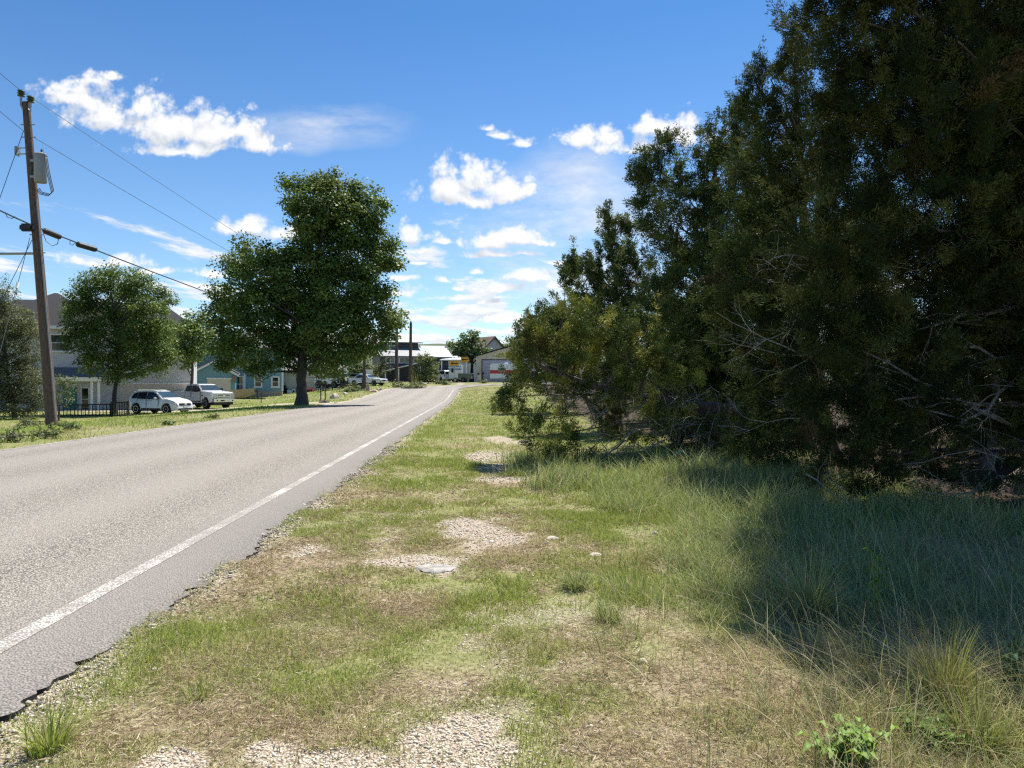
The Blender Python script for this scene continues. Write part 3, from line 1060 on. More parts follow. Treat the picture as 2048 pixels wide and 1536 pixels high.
def clump_points(lobes, dens, rng, fill=.5, skip=.8, wavy=.22):
    C = []; D = []
    for i, (c, r) in enumerate(lobes):
        n = max(4, int(dens * 4 * np.pi * (r[0] * r[2])))
        d = unit(rng.normal(size=(n, 3)))
        k = 1 - rng.beta(1, 2.6, n) * fill
        k = k * (1 + wavy * rng.normal(size=n))
        p = c + d * r * k[:, None]
        keep = np.ones(n, bool)
        for j, (c2, r2) in enumerate(lobes):
            if j == i: continue
            q = np.linalg.norm((p - c2) / r2, axis=1)
            keep &= ~((q < .62) & (rng.random(n) < skip))
        C.append(p[keep]); D.append(d[keep])
    return np.concatenate(C), np.concatenate(D)


def cedar_foliage(C, D, sprays, fingers, sig, L, W, rng, pal=CEDARS, up=.45):
    n = len(C)
    i = np.repeat(np.arange(n), sprays)
    cs = rng.uniform(.6, 1.3, n)
    # feathery tongues: the clump is drawn out along its growth direction and tapers to a tip
    axis_ = unit(D * rng.uniform(.5, 1.2, (n, 1)) + np.array([0, 0, up]) + rng.normal(0, .45, (n, 3)))
    tl = rng.beta(1.3, 1.6, len(i))
    off = unit(rng.normal(0, 1, (len(i), 3))) * (1.7 * rng.random(len(i)) ** .42 * sig * cs[i] * (.66 - .54 * tl))[:, None]
    ln = sig * cs * rng.uniform(1.6, 3.4, n) * np.where((rng.random(n) < .22) & (D[:, 2] > .15), 1.9, 1)
    p = C[i] + off + axis_[i] * (tl * ln[i])[:, None]
    sd_ = unit(axis_[i] + unit(off) * .8 + rng.normal(0, .25, (len(i), 3)))
    out = unit(unit(off) + axis_[i] * tl[:, None] * 1.2 + D[i] * .35)
    base = pal[rng.integers(0, len(pal), n)] * rng.uniform(.75, 1.3, (n, 1))
    brown = rng.random(n) < .012
    base[brown] = np.array([.10, .065, .03])
    sc = base[i] * rng.uniform(.8, 1.25, (len(i), 1))
    j = np.repeat(np.arange(len(p)), fingers)
    d = unit(sd_[j] + rng.normal(0, .45, (len(j), 3)))
    o = p[j] + rng.normal(0, L * .35, (len(j), 3))
    V, Q = diamonds(o, d, L * rng.uniform(.55, 1.35, len(j)), W * rng.uniform(.6, 1.4, len(j)), rng, 0, out[j] + rng.normal(0, .35, (len(j), 3)))
    return V, Q, sc[j] * rng.uniform(.88, 1.12, (len(j), 1))


def leaf_foliage(C, D, leaves, sig, L, W, rng, pal=OAKS):
    n = len(C)
    i = np.repeat(np.arange(n), leaves)
    cs = rng.uniform(.55, 1.35, n)
    off = unit(rng.normal(0, 1, (len(i), 3))) * (1.75 * rng.random(len(i)) ** .42 * sig * cs[i])[:, None] * np.array([1, 1, .68])
    p = C[i] + off
    base = pal[rng.integers(0, len(pal), n)] * rng.uniform(.75, 1.3, (n, 1))
    d = unit(rng.normal(size=(len(i), 3)) * np.array([1, 1, .55]) + D[i] * .4)
    out = unit(off) + np.array([0, 0, .7]) + D[i] * .4 + rng.normal(0, .45, (len(i), 3))
    V, Q = diamonds(p, d, L * rng.uniform(.6, 1.4, len(i)), W * rng.uniform(.6, 1.3, len(i)), rng, .15, out)
    return V, Q, base[i] * rng.uniform(.75, 1.3, (len(i), 1))


def limb(mb, a, b, r0, r1, rng, seg=6, n=5, sag=0.0, wob=.06):
    a = np.array(a, float); b = np.array(b, float)
    L = np.linalg.norm(b - a)
    pts = []
    mid = (a + b) / 2 + np.array([0, 0, sag * L]) + rng.normal(0, wob * L, 3)
    for k in range(seg + 1):
        t = k / seg
        p = (1 - t) ** 2 * a + 2 * t * (1 - t) * mid + t * t * b
        if 0 < k < seg: p = p + rng.normal(0, wob * L * .25, 3)
        pts.append(p)
    mb.tube(pts, [r0 + (r1 - r0) * (k / seg) ** .8 for k in range(seg + 1)], n, cap=False)
    return pts


def trunk_pts(pix, base, Y):
    return [np.array(base)] + [np.array(at(px, py, Y + (o[0] if o else 0))) for px, py, *o in pix]


def tree(name, label, cat, base, lobes, trunk, trad, foliage, bark, leafmat, group=None, nlimb=40, seed=1, limb_r=(.05, .012), twigs=None, trunk_flare=1.5, trunk_n=10, parts=('trunk', 'crown')):
    """foliage = function(rng) -> V, Q, C in world space; trunk = list of world points"""
    rng = np.random.default_rng(seed)
    root = thing(name, label, cat, tuple(base), 0, group)
    b = np.array(base)
    tr = [np.array(p) - b for p in trunk]
    # finer trunk with small wobble
    pts = []
    for i in range(len(tr) - 1):
        for k in range(5):
            t = k / 5
            pts.append(tr[i] * (1 - t) + tr[i + 1] * t + (rng.normal(0, trad * .06, 3) if i + k else 0))
    pts.append(tr[-1])
    n = len(pts)
    rad = [trad * (1 - .8 * k / (n - 1)) for k in range(n)]
    for k in range(min(3, n)):
        rad[k] *= 1 + (trunk_flare - 1) * (1 - k / 3) ** 2
    mb = MB(); pts[0] = pts[0] - np.array([0, 0, .15]); mb.tube(pts, rad, trunk_n)
    V, Q, C, cl = foliage(rng)
    cl = cl - b
    # limbs from the trunk out to the clumps of leaves
    if nlimb:
        sel = cl[rng.choice(len(cl), min(nlimb, len(cl)), replace=False)]
        P = np.array(pts)
        for c in sel:
            cand = P[max(1, n // 4):]
            low = cand[cand[:, 2] < c[2] - .1 * abs(c[2])]
            src = low if len(low) else cand[:1]
            dist = np.linalg.norm(src - c, axis=1)
            a = src[np.argmin(dist + rng.uniform(0, .6, len(src)) * dist)]
            pl = limb(mb, a, c, limb_r[0] * rng.uniform(.5, 1.2), limb_r[1], rng, 6, 5, .08)
            for _ in range(2):
                s = pl[rng.integers(2, 6)]
                near = cl[np.argsort(np.linalg.norm(cl - s, axis=1))[:30]]
                limb(mb, s, near[rng.integers(0, len(near))], limb_r[1] * 1.4, limb_r[1] * .6, rng, 4, 4, .05)
    mb.build(parts[0], bark, root, smooth=True)
    cr = link(parts[1], mesh_np(parts[1], V - b, Q, leafmat, C), root)
    if twigs:
        tm = MB(); twigs(tm, rng, b)
        tm.build('bare_twigs', M_twig, root)
    return root


def twig_fan(tm, a, d, L, r, rng, depth=2, n=3):
    """dead branch that keeps forking"""
    a = np.array(a, float); d = unit(np.array(d, float))
    pts = [a]; p = a; dd = d
    for k in range(5):
        dd = unit(dd + rng.normal(0, .2, 3)); p = p + dd * L / 5; pts.append(p)
    tm.tube(pts, [r * (1 - .75 * k / 5) for k in range(6)], n + (depth > 1), cap=False)
    if depth:
        for _ in range(rng.integers(2, 5)):
            k = rng.integers(1, 6)
            twig_fan(tm, pts[k], dd + rng.normal(0, .65, 3), L * rng.uniform(.35, .6), r * .5, rng, depth - 1, n)


def cedar(label, pixlobes, Y, base, trunk, trad, seed, dens=7, sprays=10, fingers=6, sig=.17, L=.085, W=.02, nlimb=60, dy=.8, twigs=None, group='cedars along the verge', extra=None, spikes=(), shr=.85, pal=CEDARS, lr=(.035, .009)):
    rng0 = np.random.default_rng(seed + 100)
    lobes = lobes_at(pixlobes, Y, rng0, dy)
    lobes = [(c, np.maximum(r * .5, r - shr * sig)) for c, r in lobes]
    if extra: lobes += [(np.array(c, float), np.array(r, float)) for c, r in extra]

    def fol(rng):
        C, D = clump_points(lobes, dens, rng)
        V, Q, col = cedar_foliage(C, D, sprays, fingers, sig, L, W, rng, pal)
        out = [(V, Q, col)]
        for px, py, hpx in spikes:                     # pointed leaders along the top of the crown
            tp = np.array(at(px, py, Y)); hh = hpx / F * Y
            nc = max(6, int(hh / (sig * .42)))
            tt = np.linspace(.02, 1, nc); a_ = rng.uniform(0, 6.283, nc); rr = .20 * hh * tt ** 1.2
            lean_ = rng.normal(0, .12, 2)
            c = tp + np.stack([np.cos(a_) * rr - lean_[0] * hh * tt, np.sin(a_) * rr + lean_[1] * hh * tt, -hh * tt], -1)
            d = unit(np.stack([np.cos(a_) * tt, np.sin(a_) * tt, .9 + 0 * tt], -1))
            out.append(cedar_foliage(c, d, max(14, sprays // 2), fingers, sig * .48, L * .9, W, rng, pal))
        V, Q, col = join(out)
        return V, Q, col, C
    return tree('cedar_tree', label, 'tree', base, lobes, trunk, trad, fol, M_bark_cedar, M_cedar, group, nlimb, seed, lr, twigs)


def leafy(name, label, pixlobes, Y, base, trunk, trad, seed, dens=2.2, leaves=26, sig=.4, L=.2, W=.13, nlimb=40, dy=.9, pal=OAKS, group=None, bark=None, cat='tree', lr=(.09, .02), fill=.55, parts=('trunk', 'crown')):
    rng0 = np.random.default_rng(seed + 100)
    lobes = [(c, np.maximum(r * .5, r - .45 * sig)) for c, r in lobes_at(pixlobes, Y, rng0, dy)]

    def fol(rng):
        C, D = clump_points(lobes, dens, rng, fill, .6)
        V, Q, col = leaf_foliage(C, D, leaves, sig, L, W, rng, pal)
        return V, Q, col, C
    return tree(name, label, cat, base, lobes, trunk, trad, fol, bark or M_bark_oak, M_leaf, group, nlimb, seed, lr, parts=parts)


# ---- the nearest cedar, mostly in its own shade
def tw1(tm, rng, b):
    for _ in range(46):
        px, py = rng.uniform(1600, 2080), rng.uniform(520, 1010)
        p = np.array(at(px, py, rng.uniform(8.3, 10))) - b
        if p[2] < .15 - b[2] + 0: p[2] = .3
        twig_fan(tm, p, rng.normal(0, 1, 3) * np.array([1, .6, .5]) + np.array([-.5, -.3, 0]), rng.uniform(.7, 1.7), .010, rng, 2)
    for px, py, qx, qy in ((2120, 760, 1880, 690), (2120, 840, 1790, 800), (2100, 600, 1830, 660), (2120, 690, 1900, 860), (2110, 930, 1890, 1000), (2120, 480, 1820, 420), (2090, 880, 1720, 700)):
        a = np.array(at(px, py, 8.6)) - b; c = np.array(at(qx, qy, 8.1)) - b
        pl = limb(tm, a, c, .035, .01, rng, 7, 6, .03)
        for k in range(2, 7):
            twig_fan(tm, pl[k], (c - a) + rng.normal(0, 1.2, 3), .7, .009, rng, 1)


cb1 = Vector((6.35, 9.2, gzf(6.35, 9.2)))
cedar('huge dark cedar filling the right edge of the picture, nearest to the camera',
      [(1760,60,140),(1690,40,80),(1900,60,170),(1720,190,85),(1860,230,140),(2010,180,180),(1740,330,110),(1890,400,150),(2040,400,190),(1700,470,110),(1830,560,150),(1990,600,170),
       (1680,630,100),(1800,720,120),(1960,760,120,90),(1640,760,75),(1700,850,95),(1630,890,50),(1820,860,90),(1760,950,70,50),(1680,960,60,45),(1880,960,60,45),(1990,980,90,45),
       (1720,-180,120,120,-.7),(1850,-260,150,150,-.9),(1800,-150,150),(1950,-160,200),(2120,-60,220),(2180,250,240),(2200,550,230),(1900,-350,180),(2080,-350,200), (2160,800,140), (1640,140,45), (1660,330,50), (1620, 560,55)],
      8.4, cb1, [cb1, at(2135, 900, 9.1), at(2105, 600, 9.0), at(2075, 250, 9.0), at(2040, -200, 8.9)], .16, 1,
      dens=20, sprays=64, fingers=6, sig=.15, L=.05, W=.0095, pal=CEDARS * .45, spikes=[(1618,4,70),(1602,95,60),(1640,-30,60),(1700,-60,90)], nlimb=110, twigs=tw1)  # leaf palette darkened: deeper shade is put into the colour

# ---- second cedar behind it, with pointed tops
cb2 = Vector((5.6, 12.6, gzf(5.6, 12.6)))
cedar('tall shaded cedar with pointed tops just left of the nearest cedar',
      [(1590,70,26,40),(1570,150,45,50),(1525,165,24,40),(1590,240,70),(1530,270,50),(1560,350,80),(1495,330,45),(1610,420,95),(1520,450,75),(1480,550,75),(1570,570,95),
       (1500,660,75),(1570,720,85),(1540,800,65),(1590,840,60),(1640,300,90),(1660,550,90),(1640,700,80),(1515,215,30),(1540,880,55),(1480,860,50),(1600,900,60),(1520,930,40,30)],
      11.9, cb2, [cb2, at(1640, 800, 12.5), at(1610, 500, 12.3), at(1590, 150, 12.0)], .15, 2,
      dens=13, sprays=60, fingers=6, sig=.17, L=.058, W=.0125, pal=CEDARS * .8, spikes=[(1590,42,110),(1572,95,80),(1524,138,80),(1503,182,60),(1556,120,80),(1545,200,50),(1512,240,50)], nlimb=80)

cb3 = Vector((5.2, 16.8, gzf(5.2, 16.8)))
cedar('broad cedar whose dense crown overhangs sunlit to the left, midway along the row',
      [(1478,240,14,34),(1468,290,30),(1425,290,30,38),(1440,350,55),(1332,300,18,26),(1310,345,38),(1275,365,28),(1272,420,26),(1283,470,20,34),(1330,420,55),(1385,400,55),(1375,480,65),
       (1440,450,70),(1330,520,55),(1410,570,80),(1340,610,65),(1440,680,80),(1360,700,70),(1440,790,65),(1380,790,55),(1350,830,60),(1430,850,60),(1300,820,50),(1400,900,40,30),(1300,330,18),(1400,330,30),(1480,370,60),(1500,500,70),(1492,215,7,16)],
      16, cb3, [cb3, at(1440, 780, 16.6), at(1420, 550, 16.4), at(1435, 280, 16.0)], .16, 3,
      dens=9, sprays=60, fingers=6, sig=.20, shr=1.0, L=.075, W=.0175, pal=CEDARS * 1.15, spikes=[(1478,208,100),(1494,200,90),(1463,245,60),(1425,262,80),(1444,270,60),(1400,298,60),(1332,278,80),(1310,315,60),(1270,345,50),(1360,330,60),(1285,340,40)], nlimb=80)  # palette raised a little, some of the sunlit look is in the colour

cb4 = Vector((4.6, 22.5, gzf(4.6, 22.5)))
cedar('slender cedar with a spire top and side shoots, farthest left of the tall cedars',
      [(1216,445,8,26),(1216,490,17,24),(1230,520,26),(1252,470,9,20),(1258,510,20),(1150,518,12,9),(1168,528,16,12),(1135,560,16,12),(1160,580,26),(1195,565,32),(1245,570,42),(1175,620,42),
       (1225,640,55),(1280,600,50),(1200,700,60),(1270,690,60),(1300,760,60),(1150,660,35),(1190,540,18)],
      21.5, cb4, [cb4, at(1255, 760, 22.4), at(1235, 600, 22), at(1217, 450, 21.5)], .13, 4,
      dens=7, sprays=54, fingers=6, sig=.21, shr=1.25, L=.09, W=.024, pal=CEDARS * 1.25, spikes=[(1216,420,150),(1254,450,110),(1228,470,80),(1150,508,60),(1127,545,50),(1196,530,80),(1270,520,70)], nlimb=60)  # lighter palette, part of the sunlight is painted into the sprays

cb6 = Vector((4.2, 36, gzf(4.2, 36)))
cedar('rounded low cedar behind the leaning cedar, farthest along the row',
      [(1090,655,26),(1065,675,24),(1110,650,30),(1085,700,40),(1130,690,45),(1160,660,40),(1070,740,36),(1120,750,40),(1045,705,14),(1160,740,40)],
      35, cb6, [cb6, at(1130, 740, 36), at(1115, 660, 35.5)], .16, 6,
      dens=3.5, sprays=36, fingers=5, sig=.28, L=.16, W=.055, spikes=[(1066,646,40),(1100,628,40),(1130,630,40)], nlimb=40)

# ---- the half fallen cedar leaning out over the verge
def tw5(tm, rng, b):
    # hanging dead branches around the fallen trunk
    for px, py, Y, dx, dz, L in ((1530,820,13.6,.35,-.9,1.0),(1545,822,13.6,.25,-1,1.2),(1440,815,13.5,-.4,-.7,.9),(1500,818,13.5,-.5,-.6,1.0),(1380,810,13.4,-.6,-.5,1.0),(1340,805,13.3,-.8,-.4,1.1),(1300,800,13.2,-.7,-.6,1.0),
                                 (1420,815,13.3,-.5,-.9,.8),(1250,795,13.1,-.9,-.5,1.1),(1200,790,13.0,-1,-.1,1.0),(1400,808,13.5,-.3,.6,.5),(1350,805,13.4,-.2,.7,.5),(1280,790,13.2,-.5,.5,.7),(1320,800,13.2,-1,-.15,1.2),
                                 (1230,800,13.1,-.6,-.7,.9),(1460,815,13.5,-.15,-1,.8),(1360,808,13.0,-.6,-.8,1.0),(1280,860,12.8,-1,-.2,1.1),(1330,880,12.7,-1,-.25,1.3),(1250,880,12.7,-1,-.15,1.0),(1180,760,13.0,-1,.25,.9),(1150,740,13.0,-.9,.5,.8)):
        p = np.array(at(px, py, Y)) - b
        twig_fan(tm, p, (dx, rng.uniform(-.5, .3), dz), L, .017, rng, 2, 4)
    for _ in range(75):
        px, py = rng.uniform(1090, 1450), rng.uniform(770, 900)
        p = np.array(at(px, py, rng.uniform(12.3, 13.6))) - b
        twig_fan(tm, p, (rng.uniform(-1, .2), rng.uniform(-.5, .3), rng.uniform(-.6, .35)), rng.uniform(.3, .75), .008, rng, 2, 3)


cb5 = Vector((6.0, 14.6, gzf(6.0, 14.6)))
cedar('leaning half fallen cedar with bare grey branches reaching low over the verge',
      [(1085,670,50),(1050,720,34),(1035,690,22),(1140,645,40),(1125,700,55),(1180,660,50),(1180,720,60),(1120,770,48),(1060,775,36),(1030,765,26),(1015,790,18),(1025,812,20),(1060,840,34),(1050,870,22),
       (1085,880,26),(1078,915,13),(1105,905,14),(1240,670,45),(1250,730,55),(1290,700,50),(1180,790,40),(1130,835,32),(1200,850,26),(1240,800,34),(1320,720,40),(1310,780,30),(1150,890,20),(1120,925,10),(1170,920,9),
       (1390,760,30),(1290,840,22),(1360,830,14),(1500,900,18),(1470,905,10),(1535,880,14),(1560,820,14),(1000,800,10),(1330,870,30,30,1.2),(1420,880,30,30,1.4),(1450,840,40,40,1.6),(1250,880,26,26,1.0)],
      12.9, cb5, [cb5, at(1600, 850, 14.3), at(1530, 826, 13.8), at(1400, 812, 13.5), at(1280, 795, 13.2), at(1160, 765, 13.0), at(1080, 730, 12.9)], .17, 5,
      dens=17, sprays=56, fingers=6, sig=.15, shr=1.5, L=.06, W=.0135, spikes=[(1036,662,60),(1085,618,80),(1140,596,80),(1180,606,80),(1215,630,60),(1058,640,60)], nlimb=34, twigs=tw5, pal=CEDARS * np.array([1.9, 1.65, 1.35]), lr=(.028, .008), dy=.9)  # palette strongly lightened so the crown reads as sunlit

# ---- further cedars of the wood behind the front row: copies, turned and scaled
fill = [c for c in bpy.data.objects if c.name == 'cedar_tree.001'][0]
fill2 = [c for c in bpy.data.objects if c.name == 'cedar_tree.002'][0]
for k, (src, x, y, rz, s, lab) in enumerate((
        (fill2, 8.2, 13.5, 1.9, .95, 'cedar behind the nearest cedar, seen through its bare lower limbs'),
        (fill, 9.5, 19.5, 3.6, 1.0, 'cedar deep in the wood between the nearest and the pointed cedar'),
        (fill2, 8.8, 24.5, 4.4, 1.0, 'cedar standing behind the broad overhanging cedar'),
        (fill, 12.5, 15.5, 5.2, .9, 'cedar at the far right of the wood behind the nearest trunk'),
        (fill2, 6.6, 18.2, .6, .8, 'cedar between the broad and the pointed cedar, close behind the fallen trunk'),
        (fill, 5.4, 27, 1.2, .75, 'cedar right behind the spire topped cedar'),
        (fill2, 3.9, 17.0, 2.9, .44, 'young low cedar in the dark gap behind the fallen trunk'),
        (fill, 2.9, 18.8, .3, .38, 'young low cedar behind the left part of the leaning cedar'),
        (fill2, 5.0, 15.6, 5.1, .36, 'young low cedar at the root end of the fallen trunk'),
        (fill, 6.4, 12.0, 2.2, .30, 'knee high young cedar in the shade under the pointed cedar'),
        (fill2, 7.7, 13.4, 4.0, .36, 'young bushy cedar behind the trunk of the nearest cedar'),
        (fill, 5.7, 11.3, 5.5, .20, 'tiny cedar sapling between the nearest and the pointed cedar'),
        (fill2, 7.4, 11.3, 3.3, .55, 'small cedar behind the bare lower limbs of the nearest cedar'),
        (fill, 9.8, 12.6, 1.1, .6, 'small cedar at the right edge behind the nearest cedar'),
        (fill, 8.2, 34, 2.4, .85, 'cedar farthest back in the wood, behind the rounded low cedar'))):
    c = copy_tree(src); c.location = (x, y, gzf(x, y)); c.rotation_euler.z = rz; c.scale = (s, s, s)
    c['label'] = lab

# ---- the big shade tree beside the road
ctb = hit(603, 811)
CTY = ctb.y
leafy('shade_tree', 'big dark green shade tree standing alone beside the road',
      [(652,368,34),(655,395,42),(610,385,36),(575,365,13),(590,400,26),(700,400,46),(735,430,34),(765,410,11),(640,440,58),(600,440,34),(700,455,60),(755,470,38),(770,510,36),(795,520,18),(720,520,60),(650,510,62),
       (590,500,36),(540,505,30),(500,515,34),(470,545,32),(445,580,26),(530,560,60),(600,570,66),(680,590,70),(750,560,44),(780,600,24),(455,620,42),(430,650,24),(440,690,30),(510,630,64),(590,650,64),(670,660,64),(740,630,50),
       (785,640,20),(475,700,42),(540,705,48),(610,700,40),(680,705,44),(730,690,36),(770,670,22),(450,735,16),(510,740,16),(640,725,28)],
      CTY, ctb, [ctb, at(603, 760, CTY), at(606, 690, CTY), at(625, 600, CTY), at(640, 480, CTY), at(650, 390, CTY)], .37, 21,
      dens=1.35, leaves=110, sig=.46, L=.19, W=.14, fill=.6, nlimb=70, lr=(.13, .03), dy=1.0)

sob = hit(230, 828); SOY = sob.y
leafy('oak_tree', 'small spreading oak in front of the grey house',
      [(215,552,26),(180,560,18),(250,560,30),(285,575,28),(320,590,24),(340,605,13),(200,590,36),(160,595,28),(140,620,18),(250,610,40),(300,630,40),(170,640,34),(220,650,40),(280,670,42),(330,660,28),(150,680,24),(190,700,34),
       (250,710,34),(310,710,34),(345,715,16),(180,735,18),(230,745,22),(270,740,22),(320,735,16),(140,655,16)],
      SOY, sob, [sob, at(228, 790, SOY), at(238, 740, SOY), at(232, 680, SOY), at(225, 600, SOY)], .19, 22,
      dens=2.9, leaves=74, sig=.37, L=.15, W=.105, fill=.5, nlimb=50, lr=(.08, .02))

X0 = at(380, 780, 60)
tb = Vector((X0.x, 60, gzf(X0.x, 60)))
leafy('oak_tree', 'light green oak squeezed between the small oak and the big shade tree', [(385,640,22),(365,655,20),(395,670,24),(365,690,26),(400,700,26),(380,715,22),(415,650,24),(350,700,14)], 60, tb,
      [tb, at(385, 740, 60), at(385, 670, 60)], .18, 23, dens=3.5, leaves=28, sig=.4, L=.2, W=.14, nlimb=24, pal=OAKS * 1.25)

lb = hit(30, 838)
leafy('olive_shrub', 'dense greyish olive bush tree cut by the left edge of the picture',
      [(8,590,20,30),(20,640,40),(-20,660,50),(50,655,28),(10,700,48),(55,710,32),(70,670,16),(25,760,46),(65,765,26),(-10,790,44),(45,810,36),(75,800,18),(-50,620,60),(-70,740,70)],
      lb.y, lb, [lb, at(20, 780, lb.y), at(10, 700, lb.y), at(5, 620, lb.y)], .12, 24, dens=9, leaves=34, sig=.22, L=.11, W=.055, nlimb=40, pal=OLIVE, lr=(.04, .012))

vb = hit(118, 842)
leafy('climbing_shrub', 'leafy vine and shrub growing at the foot of the utility pole',
      [(122,768,18),(142,760,12),(105,790,14),(128,800,16),(95,815,15),(140,780,10),(112,755,9)], vb.y, vb, [vb, at(116, 800, vb.y), at(122, 765, vb.y)], .04, 25, dens=9, leaves=16, sig=.14, L=.11, W=.07, nlimb=14,
      pal=SHRUB, lr=(.02, .008), cat='shrub', parts=('stem', 'foliage'))
for i, (px, py, r, lab) in enumerate(((90, 862, 30, 'low weedy bush right below the utility pole'), (25, 868, 34, 'sprawling weeds in the lower left beyond the road'), (140, 850, 20, 'small rounded weed bush right of the utility pole'), (55, 842, 24, 'brambly bush under the olive tree'),
                                     (335, 846, 9, 'small dark weed on the lawn in front of the white car'), (425, 832, 11, 'small dark weed on the lawn in front of the pickup'))):
    b_ = hit(px, py + r * .5)
    leafy('weed_bush', lab, [(px, py, r, r * .5), (px - r * .5, py + r * .15, r * .6, r * .4), (px + r * .6, py + r * .2, r * .6, r * .35)], b_.y, b_, [b_, at(px, py, b_.y)], .02, 30 + i, dens=12, leaves=18, sig=.11, L=.10, W=.05, nlimb=10,
          pal=SHRUB, lr=(.012, .005), cat='bush', group='weedy bushes on the far roadside', parts=('stem', 'foliage'))
# ------------------------------------------------------------------ buildings
M_grey_siding = siding('grey_siding', (.56, .56, .58), .2)
M_blue_siding = siding('blue_siding', (.17, .33, .40), .2)
M_beige_wall = siding('beige_wall', (.50, .46, .38), .3)
M_tan_panel = plain('tan_garage_panel', (.60, .53, .45), .7, var=.06)
M_shop_wall = plain('cream_shop_wall', (.52, .47, .36), .75, var=.07)
M_slate_wall = siding('slate_wall', (.065, .068, .082), .25)
M_roof_dark = shingle('dark_shingles', (.017, .017, .02))
M_roof_grey = shingle('grey_shingles', (.17, .165, .16))
M_roof_brown = shingle('brown_shingles', (.17, .11, .09))
M_metal_roof = seamed('white_metal_roof', (.27, .275, .28), .45, 0, .5, .2)
M_metal_wing = seamed('bright_metal_roof', (.42, .43, .44), .45, 0, .5, .2)
M_teal = plain('teal_door', (.03, .20, .20), .5)
M_orange_wood = plain('stained_wood', (.36, .12, .05), .6)
M_rollup = seamed('grey_rollup_door', (.36, .36, .42), .5, 2, .5, .2)
M_found = plain('foundation', (.42, .35, .26), .9, var=.25, bump=.4)
M_dark_frame = plain('dark_trim', (.07, .06, .055), .6)


def window(parent, x, z, w, h, y=0.0, trim=.12, frame=None, mull=True, name='window'):
    """a trimmed window in a wall whose face is at local y, looking towards -y"""
    m = MB()
    f = trim
    m.box(x - w / 2 - f, x - w / 2, y - .06, y - .002, z - f, z + h + f)
    m.box(x + w / 2, x + w / 2 + f, y - .06, y - .002, z - f, z + h + f)
    m.box(x - w / 2, x + w / 2, y - .058, y - .002, z + h, z + h + f)
    m.box(x - w / 2, x + w / 2, y - .058, y - .002, z - f, z)
    m.box(x - w / 2 - f * 1.5, x + w / 2 + f * 1.5, y - .10, y - .061, z - f * 1.2, z - f * .6)
    if mull:
        m.box(x - w / 2, x + w / 2, y - .045, y - .02, z + h * .5 - .025, z + h * .5 + .025)
    o = m.build(name, frame or M_white, parent)
    MB().box(x - w / 2, x + w / 2, y - .018, y - .004, z, z + h).build('pane', M_glass, o)
    return o


def gable_x(mb, x0, x1, y0, y1, ze, zr, t=.16, yr=None):
    """roof with its ridge along x"""
    yr = (y0 + y1) / 2 if yr is None else yr
    mb.prism([(y0, ze), (yr, zr), (y1, ze), (y1, ze - t), (yr, zr - t), (y0, ze - t)], x0, x1, 'x')


def gable_y(mb, x0, x1, y0, y1, ze, zr, t=.16):
    xr = (x0 + x1) / 2
    mb.prism([(x0, ze), (xr, zr), (x1, ze), (x1, ze - t), (xr, zr - t), (x0, ze - t)], y0, y1, 'y')


def hip(mb, x0, x1, y0, y1, ze, zr, inset, t=.15):
    ym = (y0 + y1) / 2
    a = [(x0, y0, ze), (x1, y0, ze), (x1, y1, ze), (x0, y1, ze), (x0 + inset, ym, zr), (x1 - inset, ym, zr)]
    lo = [(p[0], p[1], ze - t) for p in a[:4]]
    mb.add(a + lo, [(0, 1, 5, 4), (1, 2, 5), (2, 3, 4, 5), (3, 0, 4), (6, 7, 1, 0), (7, 8, 2, 1), (8, 9, 3, 2), (9, 6, 0, 3), (9, 8, 7, 6)])


def root_at(name, label, cat, px, Y, rz=0, group=None):
    X = (px - 1024) / F * Y
    return thing(name, label, cat, (X, Y, 0), R(rz), group)


def zpx(py, Y):
    return CAMZ - (py - 768) / F * Y


# ---- grey two storey house at the left
h = root_at('house', 'grey sided two storey house with dark roof behind the small oak', 'house', 384, 62, 20)
MB().box(-16, 0, 0, 6.4, -1.6, 6.1).build('wall', M_grey_siding, h)
m = MB(); hip(m, -16.6, .5, -.55, 6.9, 6.1, 8.45, 3.0); m.build('roof', M_roof_dark, h)
m = MB(); hip(m, -15.5, -9.2, 7.2, 14, 7.9, 9.9, 3.0); m.build('roof', M_roof_dark, h)
m = MB(); m.box(-16.6, .52, -.60, -.551, 5.83, 6.08); m.build('fascia', M_white, h)
m = MB(); m.box(-.14, .012, -.03, -.002, -1.5, 5.9); m.build('corner_board', M_white, h)
window(h, -9.8, 4.1, 1.35, 1.25)
window(h, -5.2, 4.1, 1.2, 1.25)
window(h, -2.2, 4.1, 1.2, 1.25)
# porch with posts at the front door
p = MB(); p.slab((-10.6, -2.0, 1.95), (-6.5, -2.0, 1.95), (-6.5, -.02, 2.75), (-10.6, -.02, 2.75), .12); pr = p.build('porch_roof', M_roof_grey, h)
MB().box(-10.6, -6.5, -2.06, -2.0, 1.62, 1.93).build('fascia', M_white, pr)
for x in (-10.3, -7.2, -6.7):
    MB().box(x - .09, x + .09, -1.92, -1.74, -1.5, 1.72).build('post', M_white, h)
d = MB().box(-9.6, -8.6, -.05, -.003, -.95, 1.15).build('door', M_teal, h)
MB().lathe([(.035, 0), (.045, .03), (.03, .06)], (-8.7, -.1, .05), 8, 'y').build('handle', M_steel, d)
window(h, -8.0, -.75, .45, 1.8, trim=.1, mull=True)
g = MB().box(-5.5, -.25, -.04, -.003, -1.5, 1.4).build('garage_door', M_tan_panel, h)
MB().box(-5.6, -.15, -.08, -.041, 1.4, 1.52).build('frame', M_white, g)

